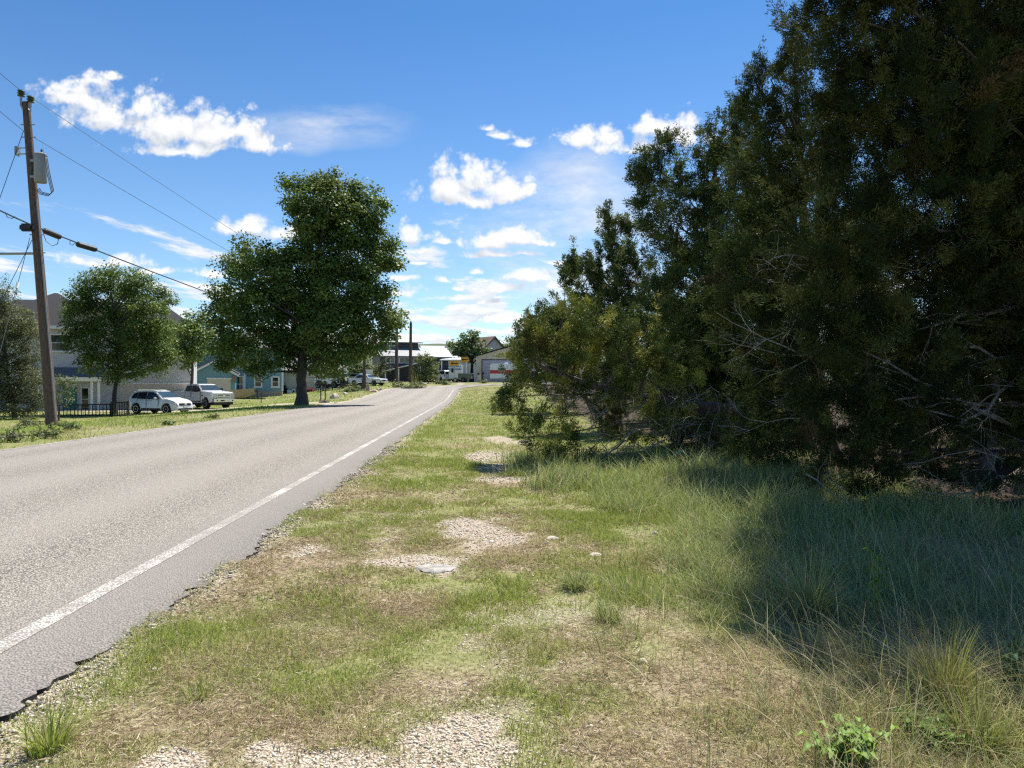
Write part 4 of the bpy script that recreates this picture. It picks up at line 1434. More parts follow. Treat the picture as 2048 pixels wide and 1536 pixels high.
# ---- blue house with the gabled porch
h = root_at('house', 'small light blue house with white trimmed windows and a gabled entry', 'house', 566, 85, 17)
MB().box(-11.5, 0, 0, 8, .55, 5.5).build('wall', M_blue_siding, h)
MB().box(-11.45, -.05, .04, 7.9, -1.2, .55).build('foundation', M_found, h)
m = MB(); gable_x(m, -12, .45, -.5, 8.5, 5.6, 7.9); m.build('roof', M_roof_grey, h)
for x0_, z1_ in ((-.16, 5.3), (-4.3, 3.2)): MB().box(x0_, x0_ + .17, -.03, -.002, .55, z1_).build('corner_board', M_white, h)
window(h, -2.75, 1.15, .62, 1.0, trim=.16)
window(h, -.85, 1.15, .62, 1.0, trim=.16)
d = MB().box(-5.05, -4.45, -.05, -.003, .58, 2.2).build('door', M_glass, h)
m = MB(); m.box(-5.2, -5.05, -.08, -.002, .55, 2.35); m.box(-4.45, -4.3, -.08, -.002, .55, 2.35); m.box(-5.05, -4.45, -.08, -.002, 2.2, 2.35); m.box(-5.05, -4.45, -.07, -.05, 1.35, 1.43); m.build('frame', M_white, d)
MB().box(-9.6, -5.0, -3.2, -.003, -1.0, 2.55).build('entry_wall', M_blue_siding, h)
m = MB(); m.prism([(-9.6, 2.55), (-7.3, 3.75), (-5.0, 2.55)], -3.2, -.01, 'y'); m.build('gable_wall', M_blue_siding, h)
m = MB(); gable_y(m, -10.0, -4.6, -3.6, -.01, 2.6, 4.1); m.build('porch_roof', M_roof_grey, h)
m = MB(); m.prism([(-10.0, 2.42), (-7.3, 3.92), (-4.6, 2.42), (-4.6, 2.2), (-7.3, 3.68), (-10.0, 2.2)], -3.66, -3.605, 'y'); m.build('bargeboard', M_white, h)
for x in (-9.45, -5.15):
    m = MB(); m.prism([(x - .09, 2.3), (x + .09, 2.3), (x + .09, 1.55), (x - .09, 1.55)], -3.5, -3.38, 'y'); m.box(x - .1, x + .1, -3.7, -3.2, 2.18, 2.3); m.build('bracket', M_orange_wood, h)
g = MB().box(-7.9, -5.5, -3.26, -3.203, -1.0, 1.95).build('garage_door', M_tan_panel, h)
MB().box(-8.0, -5.4, -3.29, -3.261, 1.95, 2.08).build('frame', M_white, g)
m = MB(); m.slab((-13.2, -3.3, 2.45), (-10.02, -3.3, 2.45), (-10.02, -.01, 4.2), (-13.2, -.01, 4.2), .14); m.build('side_roof', M_roof_grey, h)
MB().box(-13.0, -9.61, -3.0, -.01, -1.0, 2.42).build('side_wall', M_beige_wall, h)

# ---- long beige garage
h = root_at('garage', 'long low cream coloured garage behind the big shade tree', 'garage', 687, 92, 13)
MB().box(-9.6, 0, 0, 7, -.5, 3.0).build('wall', M_beige_wall, h)
m = MB(); gable_x(m, -10, .5, -.5, 7.5, 3.1, 4.7); m.build('roof', M_roof_grey, h)
MB().box(-10, .52, -.56, -.501, 2.86, 3.08).build('fascia', M_white, h)
g = MB().box(-4.7, -.75, -.035, -.003, -.4, 2.75).build('garage_door', M_tan_panel, h)
m = MB()
for z in (.25, .9, 1.55, 2.2): m.box(-4.68, -.77, -.045, -.036, z, z + .03)
m.build('panel_grooves', M_dark_frame, g)
m = MB(); m.box(-4.82, -4.7, -.06, -.002, -.4, 2.87); m.box(-.75, -.63, -.06, -.002, -.4, 2.87); m.box(-4.7, -.75, -.06, -.002, 2.75, 2.87); m.build('frame', M_white, g)

# ---- dark house with tiers of pale metal roof
h = root_at('house', 'dark slate house with tiered shiny white metal roofs beyond the utility poles', 'house', 838, 115, 18)
gzh = .9
MB().box(-6.2, .8, 0, 9, gzh - 1, 5.85).build('wall', M_slate_wall, h)
m = MB(); m.slab((-6.6, -.7, 5.8), (2.3, -.7, 5.8), (2.3, 3.1, 7.35), (-6.6, 3.1, 7.35), .16); m.build('lower_roof', M_metal_roof, h)
MB().box(-5.6, .4, 2.9, 7, 6.2, 8.15).build('clerestory', M_slate_wall, h)
m = MB(); gable_x(m, -6.2, 1.1, 2.3, 7.6, 8.15, 9.6); m.build('upper_roof', M_metal_roof, h)
MB().box(.82, 5.0, 1, 9, gzh - 1, 5.8).build('wing_wall', M_slate_wall, h)
m = MB(); gable_x(m, 1.15, 5.5, .35, 9.6, 5.8, 7.75); m.build('wing_roof', M_metal_wing, h)
for x, w in ((-4.9, .55), (-4.2, .55), (-3.4, .35), (-2.7, .7), (-1.9, .7), (-.6, .6)):
    window(h, x, 4.75, w, .75, trim=.09, mull=False)
window(h, -3.6, 7.2, 1.3, .4, 2.9, .08, mull=False)
window(h, 2.9, 3.2, .9, 1.2, 1.0, .1)
m = MB(); m.slab((-6.1, -4.4, 3.35), (-.4, -4.4, 4.75), (-.4, -.05, 4.75), (-6.1, -.05, 3.35), .14); cr_ = m.build('carport_roof', M_metal_roof, h)
for x, z in ((-5.9, 3.2), (-3.9, 3.7), (-.6, 4.5)): MB().box(x - .07, x + .07, -4.3, -4.16, gzh - 1, z).build('post', M_white, cr_)
MB().box(-7.1, -6.6, -3.2, -2.9, gzh - 1, 2.6).build('white_panel', M_white, h)

# ---- cream workshop with the roll-up door at the bend
h = root_at('workshop', 'cream metal workshop with a tall grey roll up door at the bend', 'workshop', 952, 112, 0)
gb = gzf(-3, 112)
m = MB(); m.prism([(0, gb - .8), (14, gb - .8), (14, 5.65), (7, 7.6), (0, 5.65)], 0, 12, 'y'); m.build('wall', M_shop_wall, h)
m = MB(); gable_y(m, -.35, 14.35, -.4, 12.4, 5.72, 7.86, .14); m.build('roof', M_roof_dark, h)
g = MB().box(1.0, 5.6, -.04, -.003, gb - .5, 5.1).build('rollup_door', M_rollup, h)
m = MB(); m.box(.86, 1.0, -.07, -.002, gb - .5, 5.24); m.box(5.6, 5.74, -.07, -.002, gb - .5, 5.24); m.box(1.0, 5.6, -.07, -.002, 5.1, 5.24); m.build('frame', M_dark_frame, g)

# ---- house with a steep brown roof behind the workshop
h = root_at('house', 'grey gabled house with a steep brown roof rising behind the workshop', 'house', 988, 150, 38)
m = MB(); m.prism([(-3.2, 0), (3.2, 0), (3.2, 8.2), (0, 11.0), (-3.2, 8.2)], 0, 8, 'y'); m.build('wall', plain('pale_grey_wall', (.42, .42, .44), .7), h)
m = MB(); gable_y(m, -3.7, 3.7, -.4, 8.4, 7.95, 11.3, .2); m.build('roof', M_roof_brown, h)
m = MB(); m.prism([(-3.72, 7.93), (0, 11.3), (3.72, 7.93), (3.72, 7.6), (0, 10.95), (-3.72, 7.6)], -.46, -.405, 'y'); m.build('bargeboard', M_dark_frame, h)

# ---- open shelter with a pale hipped roof
h = root_at('shelter', 'open shelter with pale green hipped roof behind the arrow signs', 'shelter', 908, 116, 0)
gb = gzf(-9, 116)
m = MB(); hip(m, -2.3, 2.3, 0, 4, 5.3, 6.0, 1.9, .15); m.build('roof', plain('pale_roof', (.45, .48, .46), .5), h)
for x in (-2, 2):
    for y in (.3, 3.7): MB().box(x - .08, x + .08, y - .08, y + .08, gb - .3, 5.16).build('post', M_white, h)

# ---- small tan store far behind
h = root_at('house', 'tiny pale grey roofed building glimpsed left of the round leafy tree', 'house', 900, 160, 10)
MB().box(-2, 2, 0, 5, 0, 7.0).build('wall', M_shop_wall, h)
m = MB(); gable_x(m, -2.4, 2.4, -.4, 5.4, 7.0, 8.6); m.build('roof', M_roof_grey, h)
# ------------------------------------------------------------------ vehicles
M_mud = plain('underbody', (.012, .012, .012), .8)


def arch(cx, r, zc, z0, n=9):
    """wheel arch points from front to rear (x decreasing)"""
    a0 = math.asin(max(-1, min(1, (z0 - zc) / r)))
    out = []
    for k in range(n + 1):
        a = a0 + (math.pi - 2 * a0) * k / n
        out.append((cx + r * math.cos(a), zc + r * math.sin(a)))
    return out


def hw_at(spec, x, z):
    """half width of the body"""
    pts = spec['hw']
    w = pts[-1][1]
    if z <= pts[0][0]: w = pts[0][1]
    else:
        for (z0, a), (z1, b) in zip(pts, pts[1:]):
            if z0 <= z <= z1:
                w = a + (b - a) * (z - z0) / (z1 - z0); break
    L = spec['len']; e = spec.get('nose', .5)
    t = min(x, L - x)
    if t < e: w *= 1 - spec.get('round', .14) * (1 - max(0, t) / e) ** 2
    return w


def wheel(parent, x, y, r, w, rim, spokes=6):
    s = 1 if y > 0 else -1
    m = MB()
    m.lathe([(r * .58, -w / 2), (r * .93, -w / 2), (r, -w * .34), (r, w * .34), (r * .93, w / 2), (r * .58, w / 2)], (0, 0, 0), 24, 'y')
    o = m.build('wheel', M_rubber, parent, smooth=True); o.location = (x, y, r)
    m = MB()
    m.lathe([(r * .62, s * w * .30), (r * .62, s * w * .52), (r * .55, s * w * .52), (r * .53, s * w * .36)], (0, 0, 0), 24, 'y')
    m.lathe([(.02, s * w * .5), (r * .14, s * w * .5), (r * .16, s * w * .4)], (0, 0, 0), 12, 'y')
    for k in range(spokes):
        a = 2 * math.pi * k / spokes
        c, q = math.cos(a), math.sin(a); t = r * .075
        P = []
        for rr in (r * .1, r * .56):
            for dd in (-t, t): P.append((c * rr - q * dd, q * rr + c * dd))
        poly = [P[0], P[2], P[3], P[1]]
        m.prism(poly, s * w * .36, s * w * .49, 'y')
    m.build('rim', rim, o)
    return o


def vehicle(name, label, cat, loc, rz, spec, group=None):
    root = thing(name, label, cat, loc, R(rz), group)
    ol = spec['outline']; n = len(ol)
    bm = bmesh.new()
    Lv = [bm.verts.new((x, hw_at(spec, x, z), z)) for x, z in ol]
    Rv = [bm.verts.new((x, -hw_at(spec, x, z), z)) for x, z in ol]
    fl = bm.faces.new(Lv); fr = bm.faces.new(Rv[::-1])
    for i in range(n):
        j = (i + 1) % n
        bm.faces.new((Lv[i], Rv[i], Rv[j], Lv[j]))
    bmesh.ops.recalc_face_normals(bm, faces=bm.faces)
    top = [e for e in list(fl.edges) + list(fr.edges) if min(v.co.z for v in e.verts) > spec.get('bevel_above', .55)]
    bmesh.ops.bevel(bm, geom=top, offset=spec.get('bevel', .05), segments=2, affect='EDGES', clamp_overlap=True)
    bmesh.ops.triangulate(bm, faces=[f for f in bm.faces if len(f.verts) > 4])
    me = bpy.data.meshes.new('body'); bm.to_mesh(me); bm.free()
    me.materials.append(spec['paint']); me.shade_smooth(); me.set_sharp_from_angle(angle=R(35))
    body = link('body', me, root)

    def side_poly(poly, mat, nm, proud=.012, parent=root, both=(1, -1)):
        for s in both:
            m = MB()
            A = [(x, s * (hw_at(spec, x, z) + proud), z) for x, z in poly]
            B = [(x, s * (hw_at(spec, x, z) - .03), z) for x, z in poly]
            k = len(poly)
            m.add(A + B, [list(range(k)), list(range(k, 2 * k))[::-1]] + [(i, (i + 1) % k, k + (i + 1) % k, k + i) for i in range(k)])
            m.build(nm, mat, parent)
    for poly in spec['windows']: side_poly(poly, M_glass, 'side_window')
    for x0, z0, x1, z1, ins, nm in spec['screens']:
        w0, w1 = hw_at(spec, x0, z0) - ins, hw_at(spec, x1, z1) - ins
        d = Vector((x1 - x0, 0, z1 - z0)); nrm = Vector((d.z, 0, -d.x)).normalized()
        if (nrm.x < 0) != (nm == 'rear_window'): nrm = -nrm
        a = [Vector((x0, w0, z0)), Vector((x0, -w0, z0)), Vector((x1, -w1, z1)), Vector((x1, w1, z1))]
        m = MB(); A = [p + nrm * .014 for p in a]; B = [p - nrm * .03 for p in a]
        m.add(A + B, [(0, 1, 2, 3), (7, 6, 5, 4), (0, 4, 5, 1), (1, 5, 6, 2), (2, 6, 7, 3), (3, 7, 4, 0)])
        m.build(nm, M_glass_blue if nm == 'windscreen' else M_glass, root)
    for x in spec['axles']:
        for s in (1, -1): wheel(root, x, s * spec['track'], spec['wr'], spec.get('ww', .22), spec.get('rim', M_rim), spec.get('spokes', 6))
    x0, x1 = spec.get('under', (spec['axles'][1] - .5, spec['axles'][0] + .5))
    MB().box(x0, x1, -spec['track'] + .12, spec['track'] - .12, spec['wr'] * .75, spec['wr'] * 2.1).build('underbody', M_mud, root)
    for args in spec.get('side_polys', ()): side_poly(*args)
    for nm, mat, boxes in spec.get('boxes', ()):
        m = MB()
        for b in boxes: m.box(*b)
        m.build(nm, mat, root, bevel=.012)
    # door seams and handles
    for x, z0, z1 in spec.get('seams', ()):
        side_poly([(x - .008, z0), (x + .008, z0), (x + .008, z1), (x - .008, z1)], M_dark_frame, 'door_seam', .004)
    for x, z in spec.get('handles', ()):
        side_poly([(x - .09, z - .018), (x + .09, z - .018), (x + .09, z + .018), (x - .09, z + .018)], spec.get('handle_mat', spec['paint']), 'door_handle', .03)
    if 'mirror' in spec:
        x, z, a, b_, mat = spec['mirror']
        for s in (1, -1):
            y = s * (hw_at(spec, x, z) + .02)
            m = MB(); m.box(x - .06, x + .07, min(y, y + s * a), max(y, y + s * a), z, z + b_)
            m.build('mirror', mat, root, bevel=.03)
    return root


# ---- white crossover
L = 4.6
suv = dict(len=L, hw=[(.3, .90), (.6, .925), (.95, .92), (1.05, .89), (1.62, .64), (1.7, .60)], nose=.75, round=.22, paint=M_wpaint, bevel=.07, track=.80, wr=.36, ww=.23, axles=(3.72, 1.02), spokes=5,
           outline=[(.10, .36)] + [(.02, .50), (.0, .78), (.07, 1.02), (.22, 1.14), (.40, 1.42), (.52, 1.58), (.85, 1.665), (1.6, 1.69), (2.3, 1.665), (2.65, 1.60), (3.05, 1.36), (3.42, 1.12), (3.9, 1.03), (4.3, .92), (4.48, .80), (4.58, .62), (4.59, .42), (4.5, .28)]
           + arch(3.72, .43, .36, .30) + arch(1.02, .43, .36, .30),
           windows=[[(.55, 1.12), (.70, 1.44), (1.0, 1.52), (1.02, 1.10)], [(1.08, 1.09), (1.06, 1.53), (1.85, 1.56), (1.9, 1.06)], [(1.98, 1.06), (1.95, 1.56), (2.4, 1.54), (2.72, 1.40), (3.08, 1.10), (2.95, 1.05)]],
           screens=[(3.36, 1.15, 2.68, 1.58, .07, 'windscreen'), (.22, 1.14, .50, 1.56, .10, 'rear_window')],
           side_polys=[([(4.02, .86), (4.40, .80), (4.44, .68), (4.2, .70)], M_lens, 'headlight'), ([(.10, .92), (.26, 1.12), (.34, 1.10), (.2, .85)], M_redlens, 'tail_light'),
                       ([(1.5, .30), (3.25, .30), (3.25, .42), (1.5, .42)], M_black, 'sill_cladding')],
           boxes=[('grille', M_black, [(4.50, 4.592, -.52, .52, .60, .78)]), ('emblem_bar', M_chrome, [(4.53, 4.60, -.50, .50, .745, .775), (4.53, 4.61, -.10, .10, .66, .78)]),
                  ('bumper', M_black, [(4.48, 4.60, -.62, .62, .27, .42)]), ('skid_plate', M_steel, [(4.52, 4.615, -.5, .5, .26, .32)]), ('number_plate', M_plate, [(4.58, 4.615, -.17, .17, .45, .56)]),
                  ('roof_rail', M_chrome, [(.9, 2.3, .56, .60, 1.675, 1.72), (.9, 2.3, -.60, -.56, 1.675, 1.72)])],
           seams=[(1.94, .42, 1.04), (1.12, .75, 1.06), (3.02, .42, 1.04)], handles=[(1.35, .98), (2.15, .97)], mirror=(2.86, 1.05, .2, .15, M_wpaint))


def place(px, py, back=0):
    return hit(px, py)


g = hit(328, 823)
v = Vector(((270 - 1024) / F * 52.6, 52.6, 0)); v.z = gzf(v.x, v.y)
vehicle('parked_car', 'white crossover parked beside the small oak, front towards the road', 'car', v, -19, suv)

# ---- white crew cab pickup
L = 6.3
pk = dict(len=L, hw=[(.4, .98), (.8, 1.0), (1.2, .99), (1.32, .96), (1.95, .76), (2.05, .72)], nose=.5, round=.07, paint=M_wtruck, bevel=.06, track=.86, wr=.42, ww=.30, axles=(5.15, 1.25), spokes=8, bevel_above=.7,
          outline=[(.05, .62), (.0, .72), (.0, 1.38), (.08, 1.42), (1.95, 1.42), (2.02, 1.44), (2.10, 1.88), (2.22, 1.97), (2.9, 2.02), (3.6, 2.01), (3.95, 1.94), (4.62, 1.44), (5.2, 1.40), (5.95, 1.34), (6.16, 1.26), (6.2, .95), (6.2, .60)]
          + arch(5.15, .54, .44, .50) + arch(1.25, .54, .44, .50),
          windows=[[(2.22, 1.42), (2.26, 1.84), (2.95, 1.88), (2.95, 1.40)], [(3.08, 1.39), (3.08, 1.88), (3.66, 1.87), (3.98, 1.72), (4.30, 1.40)]],
          screens=[(4.56, 1.49, 3.99, 1.91, .07, 'windscreen'), (2.02, 1.46, 2.10, 1.86, .12, 'rear_window')],
          side_polys=[([(5.98, 1.26), (6.18, 1.24), (6.19, .92), (6.02, .94)], M_lens, 'headlight'), ([(.03, .95), (.03, 1.36), (.16, 1.36), (.16, .95)], M_redlens, 'tail_light'),
                      ([(4.62, 1.02), (4.80, 1.02), (4.80, 1.12), (4.62, 1.12)], M_black, 'fender_badge'), ([(1.9, .56), (4.5, .56), (4.5, .64), (1.9, .64)], M_black, 'step_bar')],
          boxes=[('grille', M_chrome, [(6.17, 6.235, -.64, .64, 1.20, 1.27), (6.17, 6.235, -.64, .64, .84, .90), (6.17, 6.235, -.64, -.57, .84, 1.27), (6.17, 6.235, .57, .64, .84, 1.27), (6.17, 6.245, -.60, .60, 1.10, 1.155), (6.17, 6.245, -.60, .60, .965, 1.02)]),
                 ('grille_mesh', M_black, [(6.15, 6.215, -.62, .62, .86, 1.25)]), ('headlight', M_lens, [(6.12, 6.225, .66, .93, .90, 1.25), (6.12, 6.225, -.93, -.66, .90, 1.25)]),
                 ('bumper', M_chrome, [(6.12, 6.36, -.97, .97, .56, .80)]), ('number_plate', M_plate, [(6.35, 6.375, .05, .38, .62, .76)]), ('bumper_intake', M_black, [(6.33, 6.365, -.42, -.02, .61, .74)]),
                 ('fog_light', M_black, [(6.33, 6.366, .60, .76, .62, .74), (6.33, 6.366, -.76, -.60, .62, .74)]), ('air_dam', M_black, [(6.0, 6.2, -.85, .85, .36, .58)])],
          seams=[(3.02, .62, 1.40), (2.15, .62, 1.42), (4.42, .66, 1.38)], handles=[(2.45, 1.22), (3.25, 1.22)], handle_mat=M_chrome, mirror=(4.1, 1.36, .30, .30, M_black))
t_ = vehicle('parked_pickup', 'white heavy duty crew cab pickup with chrome grille beside the white crossover', 'pickup', (0, 0, 0), -35, pk)
m = MB(); m.lathe([(.0, 6.255), (.11, 6.25), (.12, 6.235)], (0, 0, 0), 16, 'x')
for i, p_ in enumerate(m.v): m.v[i] = (p_[0], p_[1], 1.06 + p_[2] * .42)
m.build('grille_emblem', M_chrome, t_)
v = Vector(((362 - 1024) / F * 62, 62, 0)); v.z = gzf(v.x, v.y) + .05
t_.location = v

# ---- off-roader with a black top and a spare wheel at its back
jp = dict(len=4.2, hw=[(.4, .78), (1.15, .78), (1.2, .74), (1.82, .68), (1.9, .66)], nose=.1, round=.02, paint=M_wpaint, bevel=.03, track=.74, wr=.40, ww=.27, axles=(3.45, .85), spokes=5, bevel_above=.7,
          outline=[(.02, .55), (.0, .6), (.0, 1.2), (.06, 1.82), (.2, 1.86), (2.3, 1.86), (2.45, 1.80), (2.75, 1.22), (4.0, 1.14), (4.05, .6)] + arch(3.45, .50, .42, .52) + arch(.85, .50, .42, .52),
          windows=[[(1.72, 1.24), (1.72, 1.72), (2.30, 1.70), (2.56, 1.24)]],
          screens=[(2.76, 1.26, 2.50, 1.76, .08, 'windscreen'), (.0, 1.24, .05, 1.72, .1, 'rear_window')],
          side_polys=[([(.03, 1.22), (.05, 1.84), (1.66, 1.85), (1.66, 1.22)], M_black, 'soft_top', .016), ([(.02, .58), (.02, 1.18), (.38, 1.18), (.34, .58)], M_black, 'rear_panel')],
          boxes=[('tailgate', M_black, [(-.03, .01, -.72, .72, .58, 1.2)]), ('bumper', M_black, [(4.02, 4.2, -.7, .7, .5, .68), (-.16, -.02, -.7, .7, .48, .62)]), ('fender_flare', M_black, [(3.0, 3.95, .74, .92, .90, .96), (3.0, 3.95, -.92, -.74, .90, .96), (.35, 1.4, .74, .92, .90, .96), (.35, 1.4, -.92, -.74, .90, .96)]),
                 ('roof_panel', M_black, [(.12, 1.9, -.60, .60, 1.862, 1.885)])],
          seams=[(1.68, .6, 1.2), (2.62, .6, 1.2)], mirror=(2.5, 1.2, .18, .16, M_black))
j_ = vehicle('parked_offroader', 'white off roader with black soft top parked before the cream garage', 'car', (0, 0, 0), 150, jp)
m = MB(); m.lathe([(.16, -.34), (.37, -.34), (.40, -.28), (.40, -.12), (.37, -.06)], (0, 0, 0), 20, 'x')
for i, p_ in enumerate(m.v): m.v[i] = (p_[0], p_[1], p_[2] + 1.05)
sw = m.build('spare_wheel', M_rubber, j_, smooth=True)
m = MB(); m.lathe([(.02, -.36), (.20, -.35), (.22, -.33)], (0, 0, 1.05), 16, 'x'); m.build('rim', M_rim, sw)
v = Vector(((688 - 1024) / F * 86, 86, 0)); v.z = gzf(v.x, v.y) + .05
j_.location = v

# ---- old white sedan
sdn = dict(len=4.9, hw=[(.3, .86), (.9, .88), (.98, .84), (1.38, .62), (1.42, .60)], nose=.4, round=.1, paint=M_wpaint, bevel=.05, track=.74, wr=.32, ww=.2, axles=(3.95, 1.0), spokes=6,
           outline=[(.05, .4), (.0, .55), (.03, .92), (.9, .98), (1.35, 1.36), (1.55, 1.42), (2.5, 1.42), (2.7, 1.38), (3.25, .97), (4.75, .86), (4.88, .7), (4.88, .4)] + arch(3.95, .38, .33, .36) + arch(1.0, .38, .33, .36),
           windows=[[(1.15, 1.0), (1.45, 1.32), (2.02, 1.35), (2.02, 1.0)], [(2.1, 1.0), (2.1, 1.35), (2.6, 1.34), (3.02, 1.0)]],
           screens=[(3.2, 1.0, 2.72, 1.36, .07, 'windscreen'), (.95, 1.01, 1.34, 1.34, .08, 'rear_window')],
           boxes=[('bumper', M_chrome, [(4.82, 4.98, -.8, .8, .42, .58), (-.08, .06, -.8, .8, .42, .58)]), ('headlight', M_lens, [(4.8, 4.895, .45, .78, .62, .78), (4.8, 4.895, -.78, -.45, .62, .78)]), ('grille', M_black, [(4.8, 4.893, -.4, .4, .6, .78)])],
           seams=[(2.06, .4, .98), (1.1, .5, .98)], handles=[(2.25, .88)], mirror=(2.95, .98, .15, .1, M_wpaint))
v = Vector(((703 - 1024) / F * 91, 91, 0)); v.z = gzf(v.x, v.y) + .12
vehicle('parked_sedan', 'old white sedan half hidden behind the slim tree trunk', 'car', v, -24, sdn)
sd2 = dict(sdn); sd2['paint'] = plain('pale_green_paint', (.26, .34, .29), .35, var=.05, coat=.4)
v = Vector(((688 - 1024) / F * 96, 96, 0)); v.z = gzf(v.x, v.y) + .35
vehicle('parked_sedan', 'pale green old car behind the white sedan', 'car', v, -15, sd2)

# ---- two white estates at the bend
van = dict(suv); van.update(hw=[(.3, .92), (.95, .95), (1.05, .93), (1.68, .78), (1.75, .74)], len=5.0, axles=(4.0, 1.05), round=.08, nose=.4,
           outline=[(.04, .40), (.0, .55), (.0, 1.1), (.12, 1.66), (.25, 1.76), (2.9, 1.80), (3.1, 1.74), (3.65, 1.18), (4.75, 1.06), (4.95, .9), (5.0, .5), (4.95, .34)] + arch(4.0, .43, .36, .34) + arch(1.05, .43, .36, .34),
           windows=[[(.25, 1.16), (.32, 1.62), (1.15, 1.66), (1.15, 1.14)], [(1.25, 1.14), (1.25, 1.66), (2.1, 1.67), (2.1, 1.13)], [(2.2, 1.13), (2.2, 1.67), (2.95, 1.66), (3.4, 1.16)]],
           screens=[(3.6, 1.22, 3.14, 1.72, .07, 'windscreen'), (.0, 1.14, .12, 1.64, .10, 'rear_window')],
           side_polys=[([(.01, .8), (.02, 1.15), (.14, 1.15), (.14, .8)], M_redlens, 'tail_light'), ([(4.65, .9), (4.93, .86), (4.94, .74), (4.7, .78)], M_lens, 'headlight')],
           boxes=[('bumper', M_wpaint, [(-.10, .04, -.88, .88, .40, .62)]), ('number_plate', M_plate, [(-.02, .005, -.17, .17, .75, .88)]), ('grille', M_black, [(4.93, 5.01, -.5, .5, .62, .8)])],
           seams=[(2.15, .42, 1.12), (1.2, .75, 1.12), (3.4, .42, 1.1)], handles=[(1.4, 1.02), (2.35, 1.02)], mirror=(3.1, 1.14, .2, .16, M_wpaint))
v = Vector(((899 - 1024) / F * 112, 112, 0)); v.z = gzf(v.x, v.y) + .1
vehicle('parked_car', 'white estate car parked at the bend left of the first arrow sign', 'car', v, 128, van, 'white estate cars at the bend')
v = Vector(((915 - 1024) / F * 115, 115, 0)); v.z = gzf(v.x, v.y) + .1
vehicle('parked_car', 'white estate car behind the first arrow sign, partly hidden by the other white one', 'car', v, 118, van, 'white estate cars at the bend')

# ---- camper with the red stripe by the workshop
M_red = plain('red_stripe', (.55, .025, .04), .4, var=.05)
M_blue = plain('blue_stripe', (.08, .22, .42), .4, var=.08)


def trailer(name, label, px, Y, rz, L, W, H, stripes, z0=.55):
    X = (px - 1024) / F * Y
    r = thing(name, label, 'trailer', (X, Y, gzf(X, Y)), R(rz))
    m = MB(); rr = .28
    prof = [(0, z0), (L, z0), (L, H - rr), (L - rr * .3, H - rr * .3), (L - rr, H), (rr, H), (rr * .3, H - rr * .3), (0, H - rr)]
    m.prism(prof, 0, W, 'y'); m.build('body', M_wpaint, r, bevel=.04)
    for mat, za, zb, nm in stripes:
        MB().box(.02, L - .02, -.012, -.002, za, zb).build(nm, mat, r)
        MB().box(-.012, -.002, .04, W - .04, za, zb).build(nm, mat, r)
    for k in (.42, .58) if L > 3 else (.5,):
        for y in (.08, W - .08):
            m = MB(); m.lathe([(.12, -.1), (.33, -.1), (.36, -.05), (.36, .05), (.33, .1), (.12, .1)], (0, 0, 0), 18, 'y'); o = m.build('wheel', M_rubber, r, smooth=True); o.location = (L * k, y, .36)
            m = MB(); m.lathe([(.02, -.11), (.2, -.11), (.22, -.08)], (0, 0, 0), 12, 'y'); m.build('rim', M_rim, o)
    window(r, L * .28, H * .56, L * .16, H * .2, trim=.04, frame=M_steel, mull=False)
    m = MB(); m.tube([(L - .05, W / 2 - .3, z0), (L + .9, W / 2, z0 - .05), (L - .05, W / 2 + .3, z0)], .05, 6); m.build('tow_bar', M_black, r)
    MB().box(L * .35, L * .35 + .5, W / 2 - .3, W / 2 + .3, H, H + .22).build('roof_vent', M_white, r, bevel=.04)
    return r


trailer('camper_trailer', 'white camper with a broad red stripe before the grey roll up door', 980, 107, 0, 6.0, 2.3, 2.75, [(M_red, 1.28, 1.80, 'red_stripe')])
trailer('camper_trailer', 'white and blue camper behind the first arrow sign', 897.5, 110, 0, 1.95, 2.6, 2.75, [(M_blue, 1.9, 2.1, 'blue_stripe'), (M_blue, 2.3, 2.42, 'blue_stripe')])

# ---- olive utility trailer
M_olive = plain('olive_paint', (.10, .14, .09), .6)
X = (916 - 1024) / F * 103
r = thing('utility_trailer', 'olive green cargo trailer under the second arrow sign', 'trailer', (X, 103, gzf(X, 103) - .05), R(-4))
m = MB(); m.box(0, 1.9, 0, 1.5, .6, 1.3); m.build('bed', M_olive, r, bevel=.03)
m = MB(); m.box(-.1, 2.0, -.05, 1.55, 1.302, 1.36); m.build('rail', M_steel, r)
for x in (.75,):
    for y in (-.12, 1.62):
        m = MB(); m.lathe([(.14, -.1), (.36, -.1), (.38, -.05), (.38, .05), (.36, .1), (.14, .1)], (0, 0, 0), 18, 'y'); o = m.build('wheel', M_rubber, r, smooth=True); o.location = (x, y, .38)
        m = MB(); m.lathe([(.02, -.11), (.15, -.11), (.17, -.08)], (0, 0, 0), 12, 'y'); m.build('rim', M_olive, o)
m = MB(); m.tube([(0, .3, .6), (-1.2, .75, .55), (0, 1.2, .6)], .05, 6); m.tube([(-1.1, .75, .6), (-1.1, .75, .02)], .04, 6); m.build('tow_bar', M_black, r)

